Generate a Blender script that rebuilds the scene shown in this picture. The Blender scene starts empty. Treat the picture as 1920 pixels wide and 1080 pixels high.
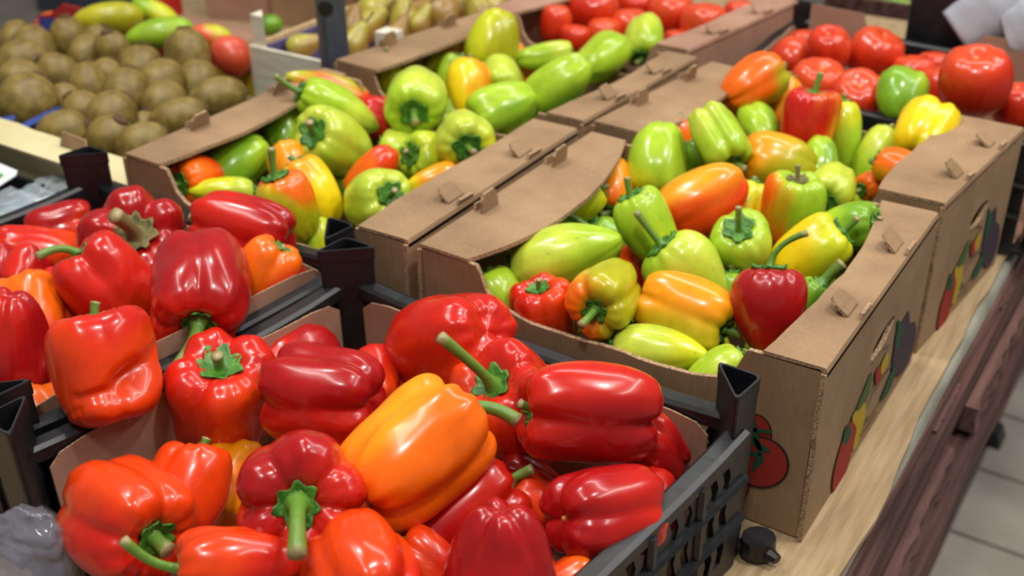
import bpy, math, random
import numpy as np
from mathutils import Vector, Matrix
from mathutils.geometry import tessellate_polygon

# ------------------------------------------------------------------ camera
SC = bpy.context.scene
COL = SC.collection
F_PX = 2128.4
CAM = np.array([0.59770549, -0.74383054, 0.68526975])
FW = np.array([-0.4759493, 0.71933989, -0.50598655])
RT = np.array([0.83873737, 0.54432675, -0.01510025])
UP = np.array([-0.2645598, 0.43157678, 0.86240918])
cd = bpy.data.cameras.new('camera')
cam = bpy.data.objects.new('camera', cd)
COL.objects.link(cam)
cd.sensor_width = 36.0
cd.lens = F_PX / 1920.0 * 36.0
cd.clip_start = 0.02
cd.dof.use_dof = True
cd.dof.focus_distance = 0.88
cd.dof.aperture_fstop = 5.6
m = Matrix.Identity(4)
for i in range(3):
    m[i][0] = RT[i]; m[i][1] = UP[i]; m[i][2] = -FW[i]; m[i][3] = CAM[i]
cam.matrix_world = m
SC.camera = cam

# ------------------------------------------------------------------ light
SC.view_settings.view_transform = 'Standard'
SC.view_settings.look = 'None'
SC.view_settings.gamma = 1.0
SC.view_settings.use_curve_mapping = False
SC.view_settings.exposure = 0.0
wd = bpy.data.worlds.new('shop_ambient')
SC.world = wd
wd.use_nodes = True
wd.node_tree.nodes['Background'].inputs['Color'].default_value = (1.0, 0.98, 0.95, 1)
wd.node_tree.nodes['Background'].inputs['Strength'].default_value = 0.20

def area(name, loc, target, sx, sy, power, color=(1, 0.975, 0.93)):
    ld = bpy.data.lights.new(name, 'AREA')
    ld.shape = 'RECTANGLE'; ld.size = sx; ld.size_y = sy
    ld.energy = power; ld.color = color
    o = bpy.data.objects.new(name, ld)
    COL.objects.link(o)
    o.location = loc
    d = Vector(target) - Vector(loc)
    o.rotation_euler = d.to_track_quat('-Z', 'Y').to_euler()
    return o

# ceiling strip lamps and track spots of the shop hall, plus one added fill strip
area('ceiling_or_fill_strip', (0.2, 1.5, 2.3), (0.1, 0.6, 0), 2.6, 0.14, 26)
area('ceiling_or_fill_strip', (-0.3, -0.5, 2.3), (0.0, 0.0, 0), 2.6, 0.14, 22)
area('ceiling_or_fill_strip', (1.9, 1.4, 2.3), (1.2, 1.2, -0.8), 2.6, 0.14, 34)  # unseen strip over the aisle, added to brighten the floor tiles
area('track_spot', (-0.75, 0.25, 2.1), (-0.1, 0.1, 0), 0.16, 0.16, 15)
area('track_spot', (0.95, 0.35, 2.1), (0.2, 0.2, 0), 0.16, 0.16, 17)
area('track_spot', (0.6, -0.9, 2.2), (0.2, -0.1, 0), 0.18, 0.18, 14)

# ------------------------------------------------------------------ helpers
def lin(c):
    return tuple(((v / 255.0) / 12.92 if v / 255.0 <= 0.04045 else ((v / 255.0 + 0.055) / 1.055) ** 2.4) for v in c)

def ray(x, y):
    return FW + RT * (x - 960) / F_PX - UP * (y - 540) / F_PX

def un(x, y, z):
    d = ray(x, y)
    return CAM + d * ((z - CAM[2]) / d[2])

def onplane(x, y, P, N):
    d = ray(x, y)
    return CAM + d * (np.dot(np.array(P) - CAM, N) / np.dot(d, N))

def cdir(ang, tilt, px=960, py=540):
    a, t = math.radians(ang), math.radians(tilt)
    w = ray(px, py); w = w / np.linalg.norm(w)
    r_ = RT - w * np.dot(RT, w); r_ /= np.linalg.norm(r_)
    u_ = np.cross(r_, w)
    v = r_ * math.cos(a) * math.cos(t) + u_ * math.sin(a) * math.cos(t) - w * math.sin(t)
    return v / np.linalg.norm(v)

def mesh_obj(name, verts, faces, mat, parent=None, smooth=False, cols=None, fmat=None):
    me = bpy.data.meshes.new(name)
    me.from_pydata([tuple(map(float, v)) for v in verts], [], faces)
    mats = mat if isinstance(mat, (list, tuple)) else [mat]
    for mm in mats:
        me.materials.append(mm)
    if fmat is not None:
        me.polygons.foreach_set('material_index', fmat)
    if smooth:
        me.polygons.foreach_set('use_smooth', [True] * len(me.polygons))
    if cols is not None:
        ca = me.color_attributes.new('Col', 'FLOAT_COLOR', 'POINT')
        arr = np.ones((len(verts), 4), dtype=np.float32)
        arr[:, :3] = cols
        ca.data.foreach_set('color', arr.ravel())
    me.update()
    o = bpy.data.objects.new(name, me)
    COL.objects.link(o)
    if parent is not None:
        o.parent = parent
    return o

def empty(name, loc=(0, 0, 0)):
    o = bpy.data.objects.new(name, None)
    COL.objects.link(o)
    o.empty_display_size = 0.03
    o.location = loc
    return o

def tag(o, label, cat, group=None):
    o['label'] = label
    o['category'] = cat
    if group:
        o['group'] = group
    return o

class MB:
    """collects shapes into one mesh"""
    def __init__(s, xf=None):
        s.v = []; s.f = []; s.m = []; s.xf = xf
    def add(s, vs, fs, mi=0):
        n = len(s.v)
        s.v += [tuple(map(float, (s.xf(v) if s.xf else v))) for v in vs]
        for f in fs:
            s.f.append([i + n for i in f]); s.m.append(mi)
    def box(s, a, b, mi=0):
        (x0, y0, z0), (x1, y1, z1) = a, b
        vs = [(x0, y0, z0), (x1, y0, z0), (x1, y1, z0), (x0, y1, z0), (x0, y0, z1), (x1, y0, z1), (x1, y1, z1), (x0, y1, z1)]
        s.add(vs, [(3, 2, 1, 0), (4, 5, 6, 7), (0, 1, 5, 4), (1, 2, 6, 5), (2, 3, 7, 6), (3, 0, 4, 7)], mi)
    def plate(s, outer, holes, O, U, V, t, mi=0, me=None):
        """flat sheet with holes; O + a U + b V, thickness t along U x V"""
        O, U, V = np.array(O, float), np.array(U, float), np.array(V, float)
        N = np.cross(U, V); N /= np.linalg.norm(N)
        loops = [list(outer)] + [list(h) for h in holes]
        flat = [p for l in loops for p in l]
        tris = tessellate_polygon([[Vector((p[0], p[1], 0)) for p in l] for l in loops])
        n = len(flat)
        vs = [O + U * p[0] + V * p[1] for p in flat]
        vs2 = [v + N * t for v in vs]
        ft = []
        for (a, b, c_) in tris:
            A, B, C_ = flat[a], flat[b], flat[c_]
            area2 = (B[0] - A[0]) * (C_[1] - A[1]) - (B[1] - A[1]) * (C_[0] - A[0])
            if area2 < 0:
                b, c_ = c_, b
            ft.append((a + n, b + n, c_ + n)); ft.append((c_, b, a))
        fe = []
        k = 0
        for li, l in enumerate(loops):
            ar = sum(l[i][0] * l[(i + 1) % len(l)][1] - l[(i + 1) % len(l)][0] * l[i][1] for i in range(len(l)))
            flip = (ar < 0) != (li > 0)
            for i in range(len(l)):
                a, b = k + i, k + (i + 1) % len(l)
                q = (a, b, b + n, a + n)
                fe.append(q[::-1] if flip else q)
            k += len(l)
        base = len(s.v)
        allv = vs + vs2
        s.v += [tuple(map(float, (s.xf(v) if s.xf else v))) for v in allv]
        for f in ft:
            s.f.append([i + base for i in f]); s.m.append(mi)
        for f in fe:
            s.f.append([i + base for i in f]); s.m.append(mi if me is None else me)
    def tube(s, pts, rad, n=8, mi=0, cap=True):
        pts = [np.array(p, float) for p in pts]
        rad = rad if isinstance(rad, (list, tuple)) else [rad] * len(pts)
        rings = []
        prev = None
        for i, p in enumerate(pts):
            d = pts[min(i + 1, len(pts) - 1)] - pts[max(i - 1, 0)]
            d /= np.linalg.norm(d) + 1e-12
            if prev is None:
                a = np.cross(d, [0, 0, 1.0])
                if np.linalg.norm(a) < 0.1: a = np.cross(d, [1.0, 0, 0])
            else:
                a = prev - d * np.dot(prev, d)
            a /= np.linalg.norm(a); prev = a
            b = np.cross(d, a)
            rings.append([p + rad[i] * (a * math.cos(2 * math.pi * k / n) + b * math.sin(2 * math.pi * k / n)) for k in range(n)])
        vs = [v for r_ in rings for v in r_]
        fs = [(i * n + k, i * n + (k + 1) % n, (i + 1) * n + (k + 1) % n, (i + 1) * n + k) for i in range(len(pts) - 1) for k in range(n)]
        if cap:
            fs += [tuple(range(n))[::-1], tuple((len(pts) - 1) * n + k for k in range(n))]
        s.add(vs, fs, mi)
    def build(s, name, mat, parent=None, smooth=False):
        return mesh_obj(name, s.v, s.f, mat, parent, smooth, fmat=s.m if isinstance(mat, (list, tuple)) else None)

def quad_xf(FL, FR, BR, BL, W, L):
    FL, FR, BR, BL = [np.array(p, float) for p in (FL, FR, BR, BL)]
    def xf(v):
        a, b = v[0] / W, v[1] / L
        p = FL * (1 - a) * (1 - b) + FR * a * (1 - b) + BR * a * b + BL * (1 - a) * b
        return np.array([p[0], p[1], v[2]])
    return xf

def wavy(p0, p1, n, amp, rng):
    out = []
    for i in range(n + 1):
        t = i / n
        w = 0 if i in (0, n) else rng.uniform(-amp, amp)
        dx, dy = p1[0] - p0[0], p1[1] - p0[1]
        l = math.hypot(dx, dy)
        out.append((p0[0] + dx * t - dy / l * w, p0[1] + dy * t + dx / l * w))
    return out

# ------------------------------------------------------------------ materials
def new_mat(name):
    mt = bpy.data.materials.new(name); mt.use_nodes = True
    nt = mt.node_tree
    return mt, nt, nt.nodes['Principled BSDF']

def N(nt, typ, **kw):
    n = nt.nodes.new(typ)
    for k, v in kw.items():
        setattr(n, k, v)
    return n

def noise_mat(name, c0, c1, rough=0.6, scale=20, stretch=(1, 1, 1), bump=0.1, bscale=None, spec=0.5, coat=0.0, detail=4, lo=0.35, hi=0.65, metal=0.0):
    mt, nt, b = new_mat(name)
    tc = N(nt, 'ShaderNodeTexCoord'); mp = N(nt, 'ShaderNodeMapping')
    mp.inputs['Scale'].default_value = stretch
    nt.links.new(tc.outputs['Object'], mp.inputs['Vector'])
    nz = N(nt, 'ShaderNodeTexNoise'); nz.inputs['Scale'].default_value = scale; nz.inputs['Detail'].default_value = detail
    nt.links.new(mp.outputs[0], nz.inputs['Vector'])
    cr = N(nt, 'ShaderNodeValToRGB')
    cr.color_ramp.elements[0].position = lo; cr.color_ramp.elements[1].position = hi
    cr.color_ramp.elements[0].color = (*lin(c0), 1); cr.color_ramp.elements[1].color = (*lin(c1), 1)
    nt.links.new(nz.outputs['Fac'], cr.inputs['Fac'])
    nt.links.new(cr.outputs['Color'], b.inputs['Base Color'])
    b.inputs['Roughness'].default_value = rough
    b.inputs['Specular IOR Level'].default_value = spec
    b.inputs['Coat Weight'].default_value = coat
    b.inputs['Metallic'].default_value = metal
    if bump:
        n2 = N(nt, 'ShaderNodeTexNoise'); n2.inputs['Scale'].default_value = bscale or scale * 3; n2.inputs['Detail'].default_value = 3
        nt.links.new(mp.outputs[0], n2.inputs['Vector'])
        bp = N(nt, 'ShaderNodeBump'); bp.inputs['Strength'].default_value = bump; bp.inputs['Distance'].default_value = 0.002
        nt.links.new(n2.outputs['Fac'], bp.inputs['Height'])
        nt.links.new(bp.outputs[0], b.inputs['Normal'])
    return mt

def skin_mat(name, rough=0.22, coat=0.35, bump=0.05, bscale=45, speck=0.0, spec=0.5, speck_col=(60, 45, 20), sss=0.0):
    """vertex coloured fruit skin with fine mottling"""
    mt, nt, b = new_mat(name)
    at = N(nt, 'ShaderNodeAttribute'); at.attribute_name = 'Col'
    tc = N(nt, 'ShaderNodeTexCoord')
    nz = N(nt, 'ShaderNodeTexNoise'); nz.inputs['Scale'].default_value = 90; nz.inputs['Detail'].default_value = 3
    nt.links.new(tc.outputs['Object'], nz.inputs['Vector'])
    mr = N(nt, 'ShaderNodeMapRange')
    mr.inputs['From Min'].default_value = 0.3; mr.inputs['From Max'].default_value = 0.7
    mr.inputs['To Min'].default_value = 0.90; mr.inputs['To Max'].default_value = 1.06
    nt.links.new(nz.outputs['Fac'], mr.inputs['Value'])
    mx = N(nt, 'ShaderNodeVectorMath', operation='SCALE')
    nt.links.new(at.outputs['Color'], mx.inputs[0]); nt.links.new(mr.outputs[0], mx.inputs['Scale'])
    last = mx.outputs[0]
    if speck:
        vz = N(nt, 'ShaderNodeTexNoise'); vz.inputs['Scale'].default_value = 260; vz.inputs['Detail'].default_value = 1
        nt.links.new(tc.outputs['Object'], vz.inputs['Vector'])
        th = N(nt, 'ShaderNodeMapRange'); th.inputs['From Min'].default_value = 0.69; th.inputs['From Max'].default_value = 0.76
        th.inputs['To Max'].default_value = speck
        nt.links.new(vz.outputs['Fac'], th.inputs['Value'])
        mm = N(nt, 'ShaderNodeMix', data_type='RGBA')
        nt.links.new(th.outputs[0], mm.inputs['Factor'])
        nt.links.new(last, mm.inputs['A']); mm.inputs['B'].default_value = (*lin(speck_col), 1)
        last = mm.outputs['Result']
    nt.links.new(last, b.inputs['Base Color'])
    b.inputs['Roughness'].default_value = rough
    b.inputs['Coat Weight'].default_value = coat
    b.inputs['Coat Roughness'].default_value = 0.06
    b.inputs['Specular IOR Level'].default_value = spec
    if sss:
        b.inputs['Subsurface Weight'].default_value = sss
        b.inputs['Subsurface Radius'].default_value = (0.006, 0.003, 0.001)
        b.inputs['Subsurface Scale'].default_value = 1.0
    if bump:
        n2 = N(nt, 'ShaderNodeTexNoise'); n2.inputs['Scale'].default_value = bscale; n2.inputs['Detail'].default_value = 2
        nt.links.new(tc.outputs['Object'], n2.inputs['Vector'])
        bp = N(nt, 'ShaderNodeBump'); bp.inputs['Strength'].default_value = bump; bp.inputs['Distance'].default_value = 0.003
        nt.links.new(n2.outputs['Fac'], bp.inputs['Height'])
        nt.links.new(bp.outputs[0], b.inputs['Normal'])
    return mt

def kraft_mat(name, c0, c1, vert_axis=2):
    mt, nt, b = new_mat(name)
    tc = N(nt, 'ShaderNodeTexCoord')
    nz = N(nt, 'ShaderNodeTexNoise'); nz.inputs['Scale'].default_value = 14; nz.inputs['Detail'].default_value = 5
    nt.links.new(tc.outputs['Object'], nz.inputs['Vector'])
    mp = N(nt, 'ShaderNodeMapping'); mp.inputs['Scale'].default_value = (400, 400, 60)
    nt.links.new(tc.outputs['Object'], mp.inputs['Vector'])
    nf = N(nt, 'ShaderNodeTexNoise'); nf.inputs['Scale'].default_value = 1.0; nf.inputs['Detail'].default_value = 2
    nt.links.new(mp.outputs[0], nf.inputs['Vector'])
    ad = N(nt, 'ShaderNodeMath', operation='ADD'); ml = N(nt, 'ShaderNodeMath', operation='MULTIPLY'); ml.inputs[1].default_value = 0.35
    nt.links.new(nf.outputs['Fac'], ml.inputs[0]); nt.links.new(nz.outputs['Fac'], ad.inputs[0]); nt.links.new(ml.outputs[0], ad.inputs[1])
    cr = N(nt, 'ShaderNodeValToRGB')
    cr.color_ramp.elements[0].position = 0.45; cr.color_ramp.elements[1].position = 0.9
    cr.color_ramp.elements[0].color = (*lin(c0), 1); cr.color_ramp.elements[1].color = (*lin(c1), 1)
    nt.links.new(ad.outputs[0], cr.inputs['Fac'])
    nt.links.new(cr.outputs['Color'], b.inputs['Base Color'])
    b.inputs['Roughness'].default_value = 0.75; b.inputs['Specular IOR Level'].default_value = 0.25
    # faint corrugation telegraphing through the liner
    wv = N(nt, 'ShaderNodeTexWave'); wv.inputs['Scale'].default_value = 48; wv.inputs['Distortion'].default_value = 0.6; wv.bands_direction = 'X'
    nt.links.new(tc.outputs['Object'], wv.inputs['Vector'])
    bp = N(nt, 'ShaderNodeBump'); bp.inputs['Strength'].default_value = 0.10; bp.inputs['Distance'].default_value = 0.001
    s2 = N(nt, 'ShaderNodeMath', operation='ADD')
    nt.links.new(wv.outputs['Fac'], s2.inputs[0]); nt.links.new(nz.outputs['Fac'], s2.inputs[1])
    nt.links.new(s2.outputs[0], bp.inputs['Height']); nt.links.new(bp.outputs[0], b.inputs['Normal'])
    return mt

def edge_mat(name, c0, c1):
    mt, nt, b = new_mat(name)
    tc = N(nt, 'ShaderNodeTexCoord')
    nf = N(nt, 'ShaderNodeTexNoise'); nf.inputs['Scale'].default_value = 560; nf.inputs['Detail'].default_value = 0
    nt.links.new(tc.outputs['Object'], nf.inputs['Vector'])
    cr = N(nt, 'ShaderNodeValToRGB')
    cr.color_ramp.elements[0].position = 0.40; cr.color_ramp.elements[1].position = 0.55
    cr.color_ramp.elements[0].color = (*lin(c0), 1); cr.color_ramp.elements[1].color = (*lin(c1), 1)
    nt.links.new(nf.outputs['Fac'], cr.inputs['Fac']); nt.links.new(cr.outputs['Color'], b.inputs['Base Color'])
    b.inputs['Roughness'].default_value = 0.85
    return mt

def plain(name, c, rough=0.5, spec=0.5, coat=0.0, trans=0.0, alpha=1.0):
    mt, nt, b = new_mat(name)
    b.inputs['Base Color'].default_value = (*lin(c), 1)
    b.inputs['Roughness'].default_value = rough
    b.inputs['Specular IOR Level'].default_value = spec
    b.inputs['Coat Weight'].default_value = coat
    b.inputs['Transmission Weight'].default_value = trans
    b.inputs['Alpha'].default_value = alpha
    return mt

M_PEP = skin_mat('pepper_skin', 0.24, 0.22, 0.07, 40, spec=0.38)
M_PALE = skin_mat('pale_pepper_skin', 0.26, 0.22, 0.06, 40, speck=0.35, spec=0.4)
M_TOM = skin_mat('tomato_skin', 0.26, 0.3, 0.02, 30, spec=0.35)
M_MANGO = skin_mat('mango_skin', 0.35, 0.1, 0.05, 60, speck=0.3)
M_KIWI = noise_mat('kiwi_fuzz', (106, 86, 36), (142, 120, 58), 0.48, 60, bump=0.2, bscale=420, spec=0.45)
M_KTIP = noise_mat('kiwi_button', (58, 40, 24), (108, 80, 50), 0.9, 200, bump=0.4)
M_CALYX = noise_mat('calyx_green', (38, 92, 20), (84, 140, 42), 0.45, 120, bump=0.35, bscale=220)
M_DRYCALYX = noise_mat('dry_calyx', (84, 84, 40), (128, 118, 66), 0.6, 120, bump=0.35, bscale=220)
M_STEM = skin_mat('stem_skin', 0.42, 0.0, 0.25, 160)
M_KRAFT = kraft_mat('kraft_cardboard', (130, 103, 76), (160, 130, 98))
M_EDGE = edge_mat('cardboard_cut_edge', (126, 99, 73), (174, 142, 108))
M_MAUVE = kraft_mat('brown_cardboard', (150, 112, 92), (172, 134, 112))
M_CREAM = kraft_mat('cream_cardboard', (196, 184, 138), (214, 204, 160))
M_BLACK = noise_mat('black_plastic', (15, 16, 19), (28, 29, 33), 0.40, 40, bump=0.12, bscale=120)
M_DARK = noise_mat('grey_steel_paint', (56, 62, 72), (70, 76, 86), 0.5, 20, bump=0.05)
DEBUG = False
# ------------------------------------------------------------------ setting: floor, table
R0 = random.Random(7)
M_TILE = noise_mat('floor_tile_glaze', (168, 159, 147), (184, 175, 163), 0.45, 9, bump=0.03)
M_GROUT = plain('floor_grout', (96, 88, 82), 0.9)
M_SHEET = noise_mat('table_sheet_paper', (150, 127, 94), (178, 153, 118), 0.75, 7, (22, 1.6, 4), 0.6, 12, 0.2, detail=8)
M_FILM = noise_mat('grey_film', (120, 118, 104), (158, 156, 142), 0.5, 12, bump=0.4)
M_REDWOOD = noise_mat('stained_wood', (54, 34, 31), (98, 66, 59), 0.7, 5, (14, 1.0, 14), 0.5, 30, 0.3, detail=7)
M_REDWOOD2 = noise_mat('stained_wood_pale', (76, 50, 46), (122, 88, 80), 0.7, 5, (14, 1.0, 14), 0.5, 30, 0.3, detail=7)

FZ = -0.80
fl = MB(); fl.box((-7, -2, FZ - 0.05), (3, 9, FZ - 0.004))
floor = fl.build('floor', noise_mat('floor_far', (140, 131, 120), (156, 147, 136), 0.5, 6, bump=0.03))
floor['kind'] = 'structure'
gr = MB(); gr.box((-0.4, 0.1, FZ - 0.004), (1.7, 3.3, FZ - 0.0025)); g_o = gr.build('grout_bed', M_GROUT, floor)
TY = abs(un(1836, 1013, FZ)[1] - un(1853, 884, FZ)[1])
gx = (un(1800, 920, FZ)[0] + un(1920, 695, FZ)[0]) / 2
gy = un(1853, 884, FZ)[1]
tile_me = None
for i in range(-3, 6):
    for j in range(-4, 10):
        x0, y0 = gx + i * TY, gy + j * TY
        if y0 < 0.15 or y0 + TY > 3.25 or x0 < -0.38 or x0 + TY > 1.68:
            continue
        if tile_me is None:
            t_ = MB(); g = 0.004; s_ = TY - g; bv = 0.002
            t_.add([(g, g, -0.003), (s_, g, -0.003), (s_, s_, -0.003), (g, s_, -0.003), (g + bv, g + bv, 0), (s_ - bv, g + bv, 0), (s_ - bv, s_ - bv, 0), (g + bv, s_ - bv, 0)],
                   [(4, 5, 6, 7), (0, 1, 5, 4), (1, 2, 6, 5), (2, 3, 7, 6), (3, 0, 4, 7)])
            to = t_.build('tile', M_TILE, floor); tile_me = to.data
        else:
            to = bpy.data.objects.new('tile', tile_me); COL.objects.link(to); to.parent = floor
        to.location = (x0, y0, FZ + R0.uniform(-0.0004, 0.0004))

# table: sheet of beige board over a stained wooden pallet stack
XE = 0.434
tab = empty('pallet_table', (-0.5, 0.4, FZ))
tag(tab, 'stained red-brown wooden pallet stack carrying the boxes of peppers', 'table')
def tpart(name, mb, mat, smooth=False):
    o = mb.build(name, mat, tab, smooth); o.location = (0.5, -0.4, -FZ); return o
sh = MB()
edge = [(XE + 0.002 * math.sin(y * 9) + R0.uniform(-0.002, 0.002) + 0.010 * max(0.0, 1 - abs(y - 0.03) / 0.2), y) for y in np.linspace(-1.0, 1.5, 60)]
sh.plate([(-1.32, -1.0)] + edge + [(-1.32, 1.5)], [], (0, 0, -0.007), (1, 0, 0), (0, 1, 0), 0.007)
tpart('cover_sheet', sh, M_SHEET)
# rumpled grey film hanging over the pallet edge
fv, ff = [], []
ys = np.linspace(-1.0, 1.5, 90)
for i, y in enumerate(ys):
    w = 0.0015 * math.sin(y * 23) + 0.001 * math.sin(y * 57 + 1)
    lo = 0.002 * math.sin(y * 17 + 2) + 0.001 * math.sin(y * 41)
    for (x, z) in ((XE - 0.02, -0.008), (XE - 0.001 + w, -0.009), (XE + 0.003 + w, -0.011), (XE + 0.005 + w * 0.6, -0.018 + lo * .5), (XE + 0.006, -0.022 + lo * .5)):
        fv.append((x, y, z))
for i in range(len(ys) - 1):
    for k in range(4):
        ff.append((i * 5 + k, i * 5 + k + 1, (i + 1) * 5 + k + 1, (i + 1) * 5 + k))
fo = mesh_obj('film_edge', fv, ff, M_FILM, tab, True); fo.location = (0.5, -0.4, -FZ)
def board(name, a, b, mat, jag=0.0):
    mb = MB()
    (x0, y0, z0), (x1, y1, z1) = a, b
    n = 14
    vs = []
    for i in range(n + 1):
        y = y0 + (y1 - y0) * i / n
        j1, j2 = R0.uniform(-jag, jag), R0.uniform(-jag, jag)
        vs += [(x0, y, z0), (x1 + j1, y, z0 + j2), (x1 + j1 * 0.6 - 0.002, y, (z0 + z1) / 2), (x1 + j2, y, z1 - abs(j1)), (x0, y, z1)]
    fs = [(i * 5 + k, i * 5 + (k + 1) % 5, (i + 1) * 5 + (k + 1) % 5, (i + 1) * 5 + k) for i in range(n) for k in range(5)]
    fs += [(0, 1, 2, 3, 4)[::-1], tuple(n * 5 + k for k in range(5))]
    mb.add(vs, fs)
    return tpart(name, mb, mat)
board('deck_board', (0.30, -0.9, -0.046), (XE + 0.009, 1.4, -0.024), M_REDWOOD2, 0.002)
board('deck_board', (-1.30, -0.9, -0.046), (0.28, 1.4, -0.010), M_REDWOOD2, 0.001)
board('side_board', (0.40, -0.9, -0.100), (XE + 0.017, 1.4, -0.050), M_REDWOOD, 0.002)
for ya, yb in ((-.9, -.04), (.07, .34), (.43, .74), (.84, 1.4)):
    board('side_board', (0.40, ya, -0.142), (XE + 0.028, yb, -0.104), M_REDWOOD2, 0.003)
board('bottom_board', (0.36, -0.9, -0.178), (XE + 0.042, 1.4, -0.150), M_REDWOOD, 0.004)
for y in (-0.62, -0.02, 0.33, 0.62, 0.95, 1.25):
    board('spacer_block', (0.34, y - 0.05, -0.150), (XE + 0.012, y + 0.05, -0.046), M_REDWOOD2, 0.001)
for k in range(4):
    z1 = -0.180 - 0.15 * k
    board('lower_board', (-1.25, -0.85, z1 - 0.03), (0.33, 1.35, z1), M_REDWOOD, 0.001)
    for xx in (-1.2, -0.6, 0.15):
        mb = MB(); mb.box((xx, -0.8, max(z1 - 0.15, FZ)), (xx + 0.12, 1.3, z1 - 0.03)); tpart('bearer', mb, M_REDWOOD)

# black rubber foot on the tiles
p = un(1852, 822, FZ)
ft = empty('rubber_foot', (p[0], p[1], FZ)); tag(ft, 'small black rubber foot lying on the tiled floor beside the pallets', 'foot')
mb = MB(); mb.add([(-.05, -.03, 0), (.03, -.03, 0), (.03, .03, 0), (-.05, .03, 0), (-.045, -.024, .045), (.02, -.024, .03), (.02, .024, .03), (-.045, .024, .045)],
                  [(3, 2, 1, 0), (4, 5, 6, 7), (0, 1, 5, 4), (1, 2, 6, 5), (2, 3, 7, 6), (3, 0, 4, 7)])
mb.build('block', M_BLACK, ft)
mb = MB(); mb.tube([(-.05, 0, .02), (-.18, 0, .03)], 0.012, 8); mb.build('strut', M_BLACK, ft)

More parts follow.
